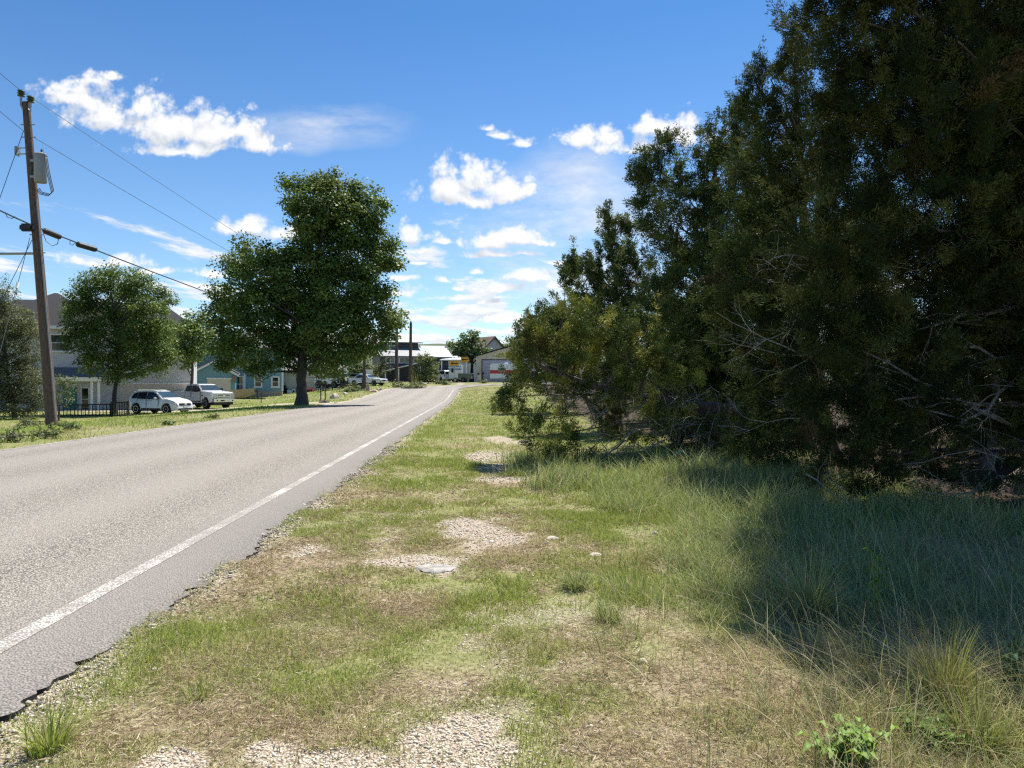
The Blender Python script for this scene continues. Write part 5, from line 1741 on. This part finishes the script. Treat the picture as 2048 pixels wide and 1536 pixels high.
# ---- small boat on its trailer behind the pickup
v = Vector(((490 - 1024) / F * 68, 68, 0)); v.z = gzf(v.x, v.y)
r = thing('boat_trailer', 'boat trailer with black jack right of the white pickup', 'trailer', v, R(-12))
m = MB(); m.tube([(-3, .55, .5), (.8, .5, .5), (2.1, 0, .5)], .05, 6); m.tube([(-3, -.55, .5), (.8, -.5, .5), (2.1, 0, .5)], .05, 6); m.tube([(-2.2, -.8, .45), (-2.2, .8, .45)], .05, 6); m.build('frame', M_black, r)
m = MB(); m.tube([(1.75, -.12, 1.05), (1.75, -.12, .02)], .045, 8); m.tube([(1.75, -.12, 1.02), (1.98, -.2, 1.08)], .02, 6); m.build('jack', M_black, r)
m = MB(); m.tube([(1.3, 0, .5), (1.25, 0, 1.15)], .05, 6); m.box(1.1, 1.4, -.12, .12, 1.1, 1.35); m.build('winch_post', M_black, r)
for s in (1, -1):
    m = MB(); m.lathe([(.12, -.09), (.28, -.09), (.3, -.05), (.3, .05), (.28, .09), (.12, .09)], (0, 0, 0), 18, 'y'); o = m.build('wheel', M_rubber, r, smooth=True); o.location = (-2.2, s * .85, .3)
b_ = thing('boat', 'small tan fishing boat lying on the trailer right of the pickup', 'boat', v, R(-12))
m = MB(); n = 9
for k in range(n):
    t = k / (n - 1); x = -3.6 + 4.7 * t
    w = .78 * (1 - max(0, (t - .55) / .45) ** 2.2) + .02
    zb = .55 + .35 * max(0, (t - .6) / .4) ** 1.8; zt = 1.22 + .25 * t ** 2
    m.v.extend([(x, -w, zt), (x, -w * .75, zb + .12), (x, 0, zb), (x, w * .75, zb + .12), (x, w, zt), (x, w * .86, zt), (x, 0, zb + .22), (x, -w * .86, zt)])
for k in range(n - 1):
    for q in range(8):
        a, c = k * 8 + q, k * 8 + (q + 1) % 8
        m.f.append((a, c, c + 8, a + 8)); m.m.append(0)
m.f.append(list(range(8))); m.m.append(0); m.f.append([(n - 1) * 8 + q for q in range(8)][::-1]); m.m.append(0)
m.build('hull', plain('tan_hull', (.33, .27, .19), .5), b_, smooth=True)
m = MB(); m.box(-2.2, -1.9, -.6, .6, .98, 1.04); m.box(-.7, -.4, -.5, .5, 1.0, 1.06); m.build('bench', M_white, b_)
m = MB(); m.box(-4.0, -3.6, -.2, .2, 1.05, 1.55); m.box(-3.9, -3.7, -.08, .08, .4, 1.05); m.build('outboard_motor', M_black, b_, bevel=.04)
# ------------------------------------------------------------------ utility pole and wires
PY = 33.0
pb = at(105, 843, PY); pb.z = gzf(pb.x, pb.y); pt = at(52, 205, PY)
pr = thing('utility_pole', 'tall leaning brown timber utility pole with grey transformer at the left', 'utility pole', pb)
d = pt - pb


def on_pole(py):
    """local place on the pole axis at a height seen at picture row py"""
    z = zpx(py, PY) - pb.z
    return d * (z / d.z)


m = MB(); m.tube([on_pole(843) - Vector((0, 0, .4))] + [on_pole(y) for y in (720, 560, 400, 280, 205)], [.25, .23, .21, .19, .17, .16], 16); m.build('shaft', M_pole, pr, smooth=True)
# insulators on their brackets at the top
def insul(px, py, bx, by):
    p = at(px, py, PY - .15) - pb
    m = MB(); m.tube([on_pole(by), Vector((p.x, p.y, p.z - .55)), Vector((p.x, p.y, p.z - .1))], .05, 6); br = m.build('bracket', M_steel, pr)
    m = MB(); m.lathe([(.07, -.16), (.16, -.14), (.09, -.08), (.17, -.03), (.09, .02), (.16, .07), (.11, .13), (.05, .15)], p, 14); m.build('insulator', M_insul, br, smooth=True)
    return p + pb


i1 = insul(42, 186, 0, 235); i2 = insul(61, 198, 0, 215)
# transformer can with lid, bushings and hanger
p = on_pole(345) + Vector((.50, -.15, 0)); tz = zpx(367, PY) - pb.z; th = zpx(311, PY) - zpx(367, PY)
m = MB(); m.lathe([(.20, tz + .02), (.235, tz), (.26, tz + .05), (.26, tz + th - .06), (.275, tz + th - .06), (.275, tz + th), (.20, tz + th + .05), (.02, tz + th + .07)], (p.x, p.y, 0), 24); tf = m.build('transformer', M_greytank, pr, smooth=True)
m = MB(); m.lathe([(.035, tz + th + .04), (.06, tz + th + .08), (.035, tz + th + .13), (.055, tz + th + .18), (.02, tz + th + .25)], (p.x + .05, p.y, 0), 10); m.build('bushing', M_insul, tf)
m = MB(); m.box(p.x - .42, p.x - .22, p.y - .1, p.y + .1, tz + th - .35, tz + th - .25); m.box(p.x - .42, p.x - .22, p.y - .1, p.y + .1, tz + .2, tz + .3); m.build('hanger', M_steel, tf)
m = MB(); q = on_pole(298)
m.box(q.x - .62, q.x - .50, q.y - .12, q.y + .12, q.z - .30, q.z + .1); m.tube([(q.x - .5, q.y, q.z - .22), (q.x, q.y, q.z - .22)], .03, 6); m.tube([(q.x - .5, q.y, q.z + .05), (q.x, q.y, q.z + .05)], .025, 6); m.build('cutout_switch', M_greytank, pr)
m = MB()
A = [at(90, 320, PY - .4), at(95, 350, PY - .5), at(103, 385, PY - .5), at(96, 392, PY - .4), at(80, 388, PY - .3), at(74, 380, PY - .2)]
for k in range(3): m.tube([a - pb + Vector((.05 * k, 0, .04 * k)) for a in A], .018, 5)
m.tube([a - pb for a in (at(86, 287, PY - .2), at(88, 305, PY - .4), at(90, 322, PY - .4))], .014, 5)
m.build('drop_cable', M_cable, pr)
m = MB(); m.tube([on_pole(y) + Vector((.25 + (843 - y) * -.00012, -.12, 0)) for y in (840, 700, 560, 400)], .03, 6); m.build('conduit', M_greytank, pr)
q = at(55, 455, PY - .35) - pb
m = MB(); m.box(q.x - .32, q.x + .28, q.y - .15, q.y + .15, q.z - .17, q.z + .17); m.build('junction_box', M_black, pr, bevel=.08)
m = MB(); m.tube([on_pole(507), at(-60, 508, PY + .2) - pb], .06, 8); m.build('strut', M_steel, pr)
for py in (250, 275, 470, 506): 
    q = on_pole(py); m = MB(); m.tube([(q.x - .3, q.y - .05, q.z), (q.x + .36, q.y - .05, q.z)], .025, 6); m.build('bolt', M_steel, pr)


def wire(name, label, pts, r, mat, sag=0.0, cat='cable', parts=()):
    P = [Vector(p) for p in pts]
    base = P[0]
    m = MB(); out = []
    for a, b in zip(P, P[1:]):
        n = 14
        for k in range(n + (1 if b is P[-1] else 0)):
            t = k / n
            p_ = a.lerp(b, t); p_.z -= 4 * sag * t * (1 - t) * (b - a).length
            out.append(p_ - base)
    m.tube(out, r, 5)
    root = thing(name, label, cat, base)
    m.build('conductor', mat, root)
    return root


FA = at(793, 655, 100); FAn = at(793, 676, 100); FAc = at(793, 706, 100)
wire('power_line', 'top power wire running from the pole insulators to the far poles', [at(-200, -33, 24), i1 + Vector((0, 0, .1)), i2 + Vector((0, 0, .1)), FA], .014, M_alu, .012, group_ := 'power line') if False else None
wire('power_line', 'topmost thin power wire over the insulators, sloping to the far poles', [at(-200, -33, 24), i1 + Vector((0, 0, .1)), i2 + Vector((0, 0, .1)), FA], .013, M_alu, .008)
wire('power_line', 'second thin power wire fixed just above the transformer', [at(-200, 44, 24), on_pole(268) + pb + Vector((0, -.24, 0)), FAn], .013, M_alu, .008)
cw = wire('communication_cable', 'thick black communication cable with two black splice closures', [at(-200, 318, 24), on_pole(453) + pb + Vector((0, -.3, 0)), FAc], .032, M_cable, .008)
cb = Vector(cw.location)


def closure(x0, y0, x1, y1, Y):
    a, b = at(x0, y0, Y) - cb, at(x1, y1, Y + .9) - cb
    m = MB(); dd = (b - a).normalized()
    m.tube([a - dd * .05, a, a + dd * .06, b - dd * .06, b, b + dd * .05], [.05, .11, .14, .14, .11, .05], 12); m.build('splice_closure', M_black, cw)


closure(88, 461, 120, 474, 33.6); closure(154, 488, 192, 499, 35.4)
m = MB()
for pts in ((at(85, 462, 33.3), at(92, 482, 33.3), at(104, 492, 33.4), at(115, 488, 33.4), at(117, 478, 33.5)), (at(140, 482, 34.8), at(140, 488, 34.8), at(145, 491, 34.9), at(149, 486, 35)), (at(10, 424, 31.5), at(14, 434, 31.5), at(24, 437, 31.7), at(30, 433, 31.9))):
    m.tube([p_ - cb for p_ in pts], .016, 5)
m.build('slack_loop', M_cable, cw)
for a, b, lab in ((at(47, 262, PY), at(-150, 820, 30), 'steel guy wire from the pole top going down left out of the picture'), (at(60, 475, PY), at(-34, 832, 29), 'steel guy wire fixed under the junction box of the pole, the steeper one'), (at(64, 480, PY), at(-112, 832, 30), 'steel guy wire fixed under the junction box of the pole, the flatter one')):
    w_ = wire('guy_wire', lab, [a, b], .014, M_alu, 0)
    if 'steeper' in lab:
        t = (580 - 475) / (832 - 475); q = (b - a) * t
        m = MB(); m.tube([q * .94, q * 1.06], .06, 8); m.build('guy_insulator', M_white, w_)

# far poles
for px, ytop, Y, lab in ((793, 650, 100, 'distant brown timber pole left in front of the metal roofed house'), (821, 645, 104, 'distant brown timber pole right in front of the metal roofed house')):
    b_ = at(px, 765, Y); b_.z = gzf(b_.x, b_.y)
    r = thing('utility_pole', lab, 'utility pole', b_)
    top = zpx(ytop, Y) - b_.z
    m = MB(); m.tube([(0, 0, -.3), (0, 0, top * .5), (.05, 0, top)], [.26, .22, .18], 10); m.build('shaft', M_pole, r, smooth=True)
    m = MB(); m.lathe([(.05, top), (.12, top + .05), (.06, top + .12), (.11, top + .18), (.04, top + .25)], (0.05, 0, 0), 8); m.build('insulator', M_insul, r)

# ------------------------------------------------------------------ arrow signs at the bend
M_sign = plain('orange_yellow_sign', (.78, .36, .01), .45, var=.03)
M_arrow = plain('sign_black', (.01, .01, .01), .5)


def arrow_sign(label, pxc, pyc, w, h, Y, rz):
    X = (pxc - 1024) / F * Y; g0 = gzf(X, Y); zc = zpx(pyc, Y) - g0
    r = thing('arrow_sign', label, 'road sign', (X, Y, g0), R(rz), 'arrow signs at the bend')
    m = MB(); m.box(-.035, .035, .01, .07, -.2, zc + h / 2 - .05); m.build('post', M_steel, r)
    m = MB(); c = .07
    m.prism([(-w / 2 + c, zc - h / 2), (w / 2 - c, zc - h / 2), (w / 2, zc - h / 2 + c), (w / 2, zc + h / 2 - c), (w / 2 - c, zc + h / 2), (-w / 2 + c, zc + h / 2), (-w / 2, zc + h / 2 - c), (-w / 2, zc - h / 2 + c)], -.012, .009, 'y'); b = m.build('sign_plate', M_sign, r)
    m = MB(); a = w * .41; t = h * .10; hh = h * .33
    m.prism([(-a, zc), (-a + hh * 1.3, zc + hh), (-a + hh * 1.05, zc + t), (a, zc + t), (a, zc - t), (-a + hh * 1.05, zc - t), (-a + hh * 1.3, zc - hh)], -.022, -.0125, 'y'); m.build('arrow', M_arrow, b)
    m = MB(); e = .035
    for x0, x1, z0, z1 in ((-w / 2 + .09, w / 2 - .09, zc + h / 2 - .055, zc + h / 2 - .03), (-w / 2 + .09, w / 2 - .09, zc - h / 2 + .03, zc - h / 2 + .055)): m.box(x0, x1, -.018, -.0125, z0, z1)
    m.build('border', M_arrow, b)


arrow_sign('orange arrow sign pointing left, the lower and left one of the two', 908.7, 726.8, 1.25, .68, 98, 3)
arrow_sign('orange arrow sign pointing left, the higher and right one of the two', 929.5, 719, 1.10, .74, 104, 3)

# ------------------------------------------------------------------ mailboxes
def mailbox(m, x, z, w=.24, h=.26, d=.5):
    prof = [(x - w / 2, z), (x + w / 2, z), (x + w / 2, z + h * .6)] + [(x + w / 2 * math.cos(a), z + h * .6 + h * .4 * math.sin(a)) for a in (R(30), R(60), R(90), R(120), R(150))] + [(x - w / 2, z + h * .6)]
    m.prism(prof, 0, d, 'y')


b_ = hit(645, 801)
r = thing('mailbox', 'pair of black mailboxes on thin black posts right of the shade tree', 'mailbox', b_, R(5))
for x in (-.18, .18):
    MB().box(x - .04, x + .04, .2, .28, -.2, 1.32).build('post', M_black, r)
MB().box(-.4, .4, .1, .38, 1.28, 1.33).build('shelf', M_black, r)
for x in (-.2, .17):
    m = MB(); mailbox(m, x, 1.332, .33, .30); o = m.build('box', M_black, r)
    MB().box(x - .05, x + .05, -.012, -.002, 1.42, 1.46).build('handle', M_steel, o)

X = (958 - 1024) / F * 104
r = thing('mailbox', 'black mailboxes on a pale stone pillar by the workshop driveway', 'mailbox', (X, 104, gzf(X, 104)))
m = MB(); m.box(-.25, .25, 0, .5, -.2, 1.1); m.build('pillar', M_limestone, r, bevel=.03)
m = MB(); mailbox(m, -.1, 1.102, .3, .3); m.build('box', M_black, r)
m = MB(); mailbox(m, .55, 1.15, .4, .36); o = m.build('box', M_black, r)
MB().box(.5, .6, .2, .3, -.2, 1.15).build('post', M_black, r)

# ------------------------------------------------------------------ rocks
def rock(label, px, py, w, h, mat, seed, group='boulders on the far roadside'):
    b_ = hit(px, py); s = F / b_.y
    rng = np.random.default_rng(seed)
    bm = bmesh.new(); bmesh.ops.create_icosphere(bm, subdivisions=3, radius=1)
    off = rng.uniform(0, 50, 3)
    for v in bm.verts:
        n = v.co.normalized()
        k = 1 + .30 * (float(fbm(np.array(n.x * 1.6 + off[0] + n.z), np.array(n.y * 1.6 + off[1] - n.z * .7), seed, 3)) - .5) * 2
        v.co = Vector((n.x * w / s / 2 * k, n.y * w / s / 2 * .8 * k, max(-.25, n.z) * h / s * .9 * k))
    me = bpy.data.meshes.new('boulder'); bm.to_mesh(me); bm.free(); me.materials.append(mat)
    me.shade_smooth(); me.set_sharp_from_angle(angle=R(25))
    o = link('boulder', me); o.location = b_
    return tag(o, label, 'rock', group)


rock('big rounded white boulder right of the black mailboxes', 669, 797, 18, 11, M_limestone, 1)
rock('small pale rock lying against the base of the shade tree', 605, 811, 7, 6, M_limestone, 2)
rock('tall pinkish rock standing right of the slim trunk', 736, 781, 8, 15, M_pinkrock, 3)
rock('broad low pinkish rock beside the tall pinkish one', 748, 784, 18, 6, M_pinkrock, 4)
rock('flat pale rock far right in the rock row', 762, 781, 8, 5, M_limestone, 5)
rock('pile of dark earth and stone at the foot of the mailboxes', 649, 806, 20, 7, plain('dark_soil_rock', (.10, .085, .07), .95, var=.4, bump=.6), 6)
rock('low white stone between the boulder and the garden plants', 690, 789, 10, 5, M_limestone, 7)
rock('pale stone left of the white estate car', 902, 766, 6, 5, M_limestone, 8)
for k, (px, py, w, h_) in enumerate(((812, 778, 10, 6), (850, 770, 8, 5))):
    rock(['grey stone among the shrubs at the foot of the far poles', 'grey stone at the right end of the big bush'][k], px, py, w, h_, M_limestone, 20 + k)
rock('flat grey limestone slab sunk in the gravel in the middle of the verge', 870, 1140, 80, 3, plain('grey_slab', (.30, .285, .26), .95, var=.5, scale=12, bump=.7), 31, 'stones in the verge')
for k, (px, py, w, h_, lab) in enumerate(((1310, 1072, 14, 9, 'small buff stone at the edge of the long grass'), (1190, 1112, 26, 7, 'thin flat white stone right of the gravel patch'), (1285, 1325, 22, 8, 'pale stone half buried in the dry thatch at the lower right'), (1360, 910, 30, 10, 'pale rock under the leaning cedar'), (1105, 1080, 24, 6, 'small flat stone right of the biggest gravel patch'))):
    rock(lab, px, py, w, h_, M_limestone, 40 + k, 'stones in the verge')

# ------------------------------------------------------------------ fences, garden, clutter by the houses
def picket_fence(name, label, pa, pb_, z0, z1, step, mat, wood=False):
    a = Vector(pa); b = Vector(pb_)
    L = (b - a).length; ang = math.atan2(b.y - a.y, b.x - a.x)
    r = thing(name, label, 'fence', a, ang)
    dz = (b.z - a.z) / L
    def bar(m, x, w, y0, y1, lo, hi):
        zz = x * dz
        m.box(x - w / 2, x + w / 2, y0, y1, zz + lo, zz + hi)
    if step:
        m = MB(); x = step / 2
        while x < L: bar(m, x, .05, -.012, .012, z0 + .08, z1 - .02); x += step
        m.build('pickets', mat, r)
    m = MB()
    for z in ((z0 + .1, z1) if not wood else (z0 + .45, z1 - .1)):
        m.add([(0, -.03, z - .04), (L, -.03, L * dz + z - .04), (L, .03, L * dz + z - .04), (0, .03, z - .04), (0, -.03, z + .04), (L, -.03, L * dz + z + .04), (L, .03, L * dz + z + .04), (0, .03, z + .04)],
              [(0, 1, 2, 3), (4, 5, 6, 7), (0, 1, 5, 4), (2, 3, 7, 6), (0, 3, 7, 4), (1, 2, 6, 5)])
    m.build('rails', mat, r)
    n = max(1, int(L / 2.2))
    for k in range(n + 1):
        m = MB(); bar(m, L * k / n, .10, -.05, .05, -.2, z1 + .08); m.build('post', mat, r)


fa = hit(108, 836); fb = hit(222, 833); 
picket_fence('fence', 'low black picket fence in front of the grey house', fa, fb, .0, .80, .20, M_black)
fc = hit(224, 834); fd = Vector((fc.x + 1.15, fc.y - .2, gzf(fc.x + 1.15, fc.y - .2)))
picket_fence('gate', 'black slatted gate panel between the fence and the white crossover', fc, fd, 0, .92, .12, M_black)
ra = hit(646, 781); rb = hit(726, 778)
picket_fence('fence', 'dark low rail fence in front of the old sedan', ra, rb, 0, .62, 0, M_dark_frame, True)

# dark grill, white sacks and red hand truck along the cream garage
def ground_at(px, Y): 
    X = (px - 1024) / F * Y
    return Vector((X, Y, gzf(X, Y)))


v = ground_at(570, 90.5)
r = thing('covered_grill', 'black covered barbecue grill at the left corner of the cream garage', 'grill', v)
m = MB(); m.box(-.4, .35, -.3, .3, .05, .75); m.box(-.3, .2, -.28, .28, .75, 1.05); m.build('cover', M_black, r, bevel=.08)
m = MB(); m.lathe([(.1, -.33), (.11, -.3), (.1, -.27)], (.3, 0, .1), 12, 'y'); m.build('wheel', M_rubber, r)
v = ground_at(583, 90)
r = thing('white_cooler', 'white plastic boxes standing by the cream garage wall', 'box', v)
m = MB(); m.box(-.5, .1, -.25, .2, .0, .42); m.build('box', M_white, r, bevel=.03)
m = MB(); m.box(.14, .5, -.2, .2, 0, .55); m.build('box', M_white, r, bevel=.03)
m = MB(); m.box(.22, .42, -.23, -.205, .15, .4); m.build('dark_panel', M_black, r)
v = ground_at(621, 88)
r = thing('garden_cart', 'small red cart with an upright handle before the garage door', 'cart', v)
m = MB(); m.box(-.35, .3, -.25, .25, .12, .42); m.build('housing', M_red, r, bevel=.06)
m = MB(); m.tube([(.2, -.2, .3), (.45, -.2, 1.05)], .025, 6); m.tube([(.2, .2, .3), (.45, .2, 1.05)], .025, 6); m.tube([(.45, -.2, 1.05), (.45, .2, 1.05)], .025, 6); m.build('handle', M_orange_wood, r)
for x in (-.25, .22):
    for y in (-.28, .28):
        m = MB(); m.lathe([(.04, -.04), (.13, -.04), (.14, 0), (.13, .04), (.04, .04)], (x, y, .14), 12, 'y'); m.build('wheel', M_rubber, r)
v = ground_at(727.5, 84)
r = thing('notice_board', 'white board sign behind the slim tree trunk', 'sign', v + Vector((0, 3, 0)))
MB().box(-.45, .45, -.02, .02, 1.7, 2.2).build('board', M_white, r)
for x in (-.38, .38): MB().box(x - .03, x + .03, .021, .07, -.2, 2.15).build('post', M_dark_frame, r)

# ------------------------------------------------------------------ planting in the distance
def gtree(name, label, lst, Y, bpx, trad, seed, **kw):
    X = (bpx - 1024) / F * Y
    b_ = Vector((X, Y, gzf(X, Y)))
    zt = min(l[1] for l in lst)
    return leafy(name, label, lst, Y, b_, [b_, at(bpx + 1, (768 + zt) / 2 + 10, Y), at(lst[0][0], lst[0][1], Y)], trad, seed, **kw)


gtree('slim_tree', 'slim tree with a reddish trunk and leafy top right of the shade tree', [(742, 690, 20), (722, 700, 16), (775, 645, 16), (800, 636, 11), (768, 668, 16)  , (808, 628, 6, 4), (800, 650, 8)], 82, 728, .22, 51, dens=1.6, leaves=24, sig=.5, L=.28, W=.2, nlimb=16, pal=OAKS * 1.1, bark=M_pole)
gtree('round_tree', 'round bright leafy tree behind the arrow signs', [(944, 676, 14), (922, 682, 12), (962, 690, 14), (908, 698, 12), (935, 700, 22), (955, 712, 20), (970, 715, 10), (915, 715, 14), (930, 672, 9), (950, 668, 8), (902, 688, 7), (975, 700, 8)], 121, 943, .35, 52, dens=.9, leaves=26, sig=.6, L=.42, W=.3, nlimb=24, pal=LIGHT, lr=(.14, .03))
gtree('leafy_tree', 'pale leafy tree behind the brown roofed house', [(1015, 688, 12), (1030, 692, 14), (1002, 700, 9), (1045, 700, 14)], 165, 1020, .3, 53, dens=.6, leaves=24, sig=.8, L=.5, W=.35, nlimb=10, pal=LIGHT)
X = (715 - 1024) / F * 100
gtree('dark_tree', 'dark bushy evergreen behind the old sedan', [(712, 715, 20), (700, 735, 18), (730, 735, 18), (720, 750, 22), (690, 750, 14), (748, 745, 12)], 101, 715, .2, 54, dens=1.4, leaves=26, sig=.45, L=.3, W=.18, nlimb=12, pal=CEDARS)
gtree('small_tree', 'grey green small tree before the carport of the dark house', [(765, 728, 14), (752, 738, 12), (776, 738, 9), (760, 748, 10)], 98, 757, .12, 55, dens=1.6, leaves=22, sig=.4, L=.26, W=.14, nlimb=12, pal=OLIVE)
gtree('big_bush', 'large rounded dark green bush between the pole and the estate car', [(845, 725, 15), (858, 718, 12), (836, 740, 13), (862, 740, 14), (848, 752, 20, 12), (832, 756, 9), (868, 755, 8)], 98, 850, .1, 56, dens=2.0, leaves=26, sig=.35, L=.26, W=.16, nlimb=12, pal=CEDARS * .9, cat='bush', parts=('stem', 'foliage'))
gtree('small_tree', 'small upright bush tree at the right corner of the dark house', [(873, 727, 7, 9), (875, 740, 8), (870, 750, 7)], 106, 873, .08, 57, dens=1.8, leaves=22, sig=.35, L=.26, W=.16, nlimb=6, pal=SHRUB)
for i, (px, py, r_, lab, pal) in enumerate(((797, 768, 12, 'pale grey green shrub at the foot of the left far pole', OLIVE * 1.3), (836, 770, 13, 'darker shrub at the foot of the right far pole', SHRUB), (815, 774, 7, 'low shrub between the two far poles', SHRUB), (662, 770, 12, 'bright garden plants before the off roader', LIGHT),
                                            (688, 768, 14, 'tall bright garden plants left of the old sedan', LIGHT), (712, 772, 10, 'garden plants at the foot of the slim tree', LIGHT * .8), (700, 779, 9, 'low garden plants by the rail fence', SHRUB), (878, 764, 7, 'weeds below the front of the estate car', SHRUB), (890, 766, 6, 'low weeds below the rear of the estate car', SHRUB),
                                            (968, 764, 5, 'weeds at the foot of the stone mailbox pillar', SHRUB))):
    b_ = hit(px, py + r_ * .55)
    leafy('garden_shrub', lab, [(px, py, r_, r_ * .75), (px - r_ * .6, py + r_ * .2, r_ * .6), (px + r_ * .6, py + r_ * .25, r_ * .6)], b_.y, b_, [b_, at(px, py, b_.y)], .03, 70 + i, dens=2.6, leaves=20, sig=.28, L=.24, W=.12, nlimb=6,
          pal=pal, lr=(.02, .01), cat='shrub', group='shrubs in the far front gardens', parts=('stem', 'foliage'))
# yellow flower stalks by the right far pole
b_ = hit(830, 770)
r = thing('flower_stalks', 'tall yellow dry flower stalks in front of the big bush', 'plant', b_)
m = MB(); rng = np.random.default_rng(4)
for k in range(7):
    x = (k - 3) * .14; h_ = rng.uniform(1.1, 1.9)
    m.tube([(x, 0, 0), (x + rng.normal(0, .03), 0, h_ * .5), (x + rng.normal(0, .06), 0, h_)], [.03, .03, .012], 5)
m.build('stalks', plain('dry_stalk', (.36, .32, .08), .8), r)

# ------------------------------------------------------------------ plants at the lower right
M_herb = foliage_mat('herb_leaf', .35)


def herb(label, px, py, n, h, L, W, seed, col, spread=.12, serr=0):
    b_ = hit(px, py); rng = np.random.default_rng(seed)
    r = thing('leafy_weed', label, 'plant', b_)
    m = MB(); V = []; Q = []; C = []
    for s in range(n):
        a = rng.uniform(0, 6.283); q = spread * rng.uniform(.1, 1)
        top = np.array([math.cos(a) * q, math.sin(a) * q, h * rng.uniform(.6, 1.1)])
        m.tube([(0, 0, -.02), tuple(top * .5 + np.array([0, 0, .02])), tuple(top)], [.004, .003, .0015], 5)
        for k in range(9):
            t = .25 + .75 * k / 8
            o = top * t; az = k * 2.4 + a; tilt = rng.uniform(-.1, .5)
            d_ = np.array([math.cos(az) * math.cos(tilt), math.sin(az) * math.cos(tilt), math.sin(tilt)])
            ll = L * rng.uniform(.6, 1.2); sv = np.array([-math.sin(az), math.cos(az), rng.uniform(-.3, .3)])
            mid = o + d_ * ll * .45 + np.array([0, 0, .012]); tip = o + d_ * ll - np.array([0, 0, ll * .25])
            q1 = o + d_ * ll * .2; q2 = o + d_ * ll * .75 + np.array([0, 0, -.003])
            w = W * rng.uniform(.7, 1.2)
            bse = len(V)
            V += [o, q1 - sv * w * .35, mid - sv * w * .5, q2 - sv * w * .3, tip, q2 + sv * w * .3, mid + sv * w * .5, q1 + sv * w * .35, q1 + np.array([0, 0, -.006]), mid + np.array([0, 0, -.008]), q2 + np.array([0, 0, -.005])]
            for f in ((0, 1, 8, 7), (1, 2, 9, 8), (2, 3, 10, 9), (3, 4, 5, 10), (7, 8, 9, 6), (6, 9, 10, 5)):
                Q.append([bse + i for i in f]); C.append(np.array(col) * rng.uniform(.8, 1.2))
    m.build('stem', plain('weed_stem', (.16, .22, .05), .6), r)
    link('leaves', mesh_np('leaves', np.array(V), np.array(Q), M_herb, np.array(C)), r)


herb('bright green broad leaved weed at the bottom edge right of centre', 1705, 1536, 22, .13, .055, .028, 1, (.19, .31, .055), .15)
herb('sunlit spindly weed standing in front of the shaded grass', 1752, 1262, 4, .42, .07, .014, 2, (.22, .34, .05), .08)
herb('dull green compound leaved weed at the right edge of the picture', 2015, 1400, 6, .26, .06, .03, 3, (.10, .20, .08), .14)
herb('small bright weed in the grass above the broad leaved weed', 1390, 1110, 5, .10, .06, .014, 4, (.24, .34, .05), .1)
herb('low green weed right of the broad leaved one', 1865, 1500, 6, .10, .06, .025, 5, (.15, .27, .05), .12)


def tuft(label, px, py, n, L, seed, pal, lean=1.0):
    b_ = hit(px, py); rng = np.random.default_rng(seed)
    P = np.concatenate([rng.normal(0, .035, (n, 2)), np.zeros((n, 1)) - .01], 1)
    az = np.arctan2(P[:, 1], P[:, 0]) + rng.normal(0, .5, n)
    V, Q = blades(P, az, L * rng.uniform(.5, 1.3, n), np.full(n, .005), rng.beta(2, 2.2, n) * lean, 4, rng)
    c = blade_cols(np.full(n, .15), rng, pal)
    me = mesh_np('grass_tuft', V, Q, M_grass, np.repeat(c, 4, 0))
    o = link('grass_tuft', me); o.location = b_
    tag(o, label, 'grass tuft', 'single grass tufts')


tuft('stiff green grass tuft at the lower left corner beside the asphalt', 100, 1508, 260, .17, 1, GREENS)
tuft('small grass tuft above the lower left gravel', 400, 1395, 130, .09, 2, GREENS)
tuft('soft pale blue green tuft in the middle of the verge', 1150, 1180, 420, .16, 3, BLUEG, 1.1)
tuft('second blue green tuft right below the pale one', 1215, 1245, 300, .14, 4, BLUEG, 1.1)
tuft('long arching tuft leaning into the shade', 1620, 1240, 420, .42, 5, BLUEG, 1.1)
tuft('golden green long tuft near the lower right corner', 1890, 1420, 320, .36, 6, np.array([[.30, .30, .07], [.24, .26, .07], [.40, .33, .14]]), 1.1)
tuft('long grass tuft at the bottom right edge', 1960, 1520, 260, .30, 7, np.array([[.24, .26, .07], [.18, .23, .06], [.36, .31, .14]]), 1.1)

# ------------------------------------------------------------------ distant hill
def hill():
    xs = np.linspace(-1500, 1500, 140); ys = np.linspace(1300, 2600, 40)
    X, Y = np.meshgrid(xs, ys)
    t = (Y - 1300) / 1300
    Z = -40 + 156 * np.sin(np.clip(t * 1.6, 0, 1) * np.pi / 2) * (.86 + .22 * fbm(X * .0016 + 5, Y * .0016, 61, 4)) + 9 * (fbm(X * .02, Y * .02, 62, 3) - .5)
    V = np.stack([X, Y, Z], -1).reshape(-1, 3); nx = 140
    i = (np.arange(39)[:, None] * nx + np.arange(nx - 1)[None, :]).reshape(-1)
    Q = np.stack([i, i + 1, i + nx + 1, i + nx], -1)
    m, t_, b = newmat('wooded_hill')
    co = t_.node('ShaderNodeTexCoord').outputs['Object']
    n = t_.noise(co, .06, 6, .7)
    t_.l.new(t_.ramp(n, [(.35, (.03, .05, .022)), (.65, (.09, .12, .05)), (.8, (.25, .23, .17))]), b.inputs['Base Color']); b.inputs['Roughness'].default_value = 1
    tag(link('hill', mesh_np('hill', V, Q, m, smooth=True)), 'wooded hill on the horizon', kind='structure')


hill()
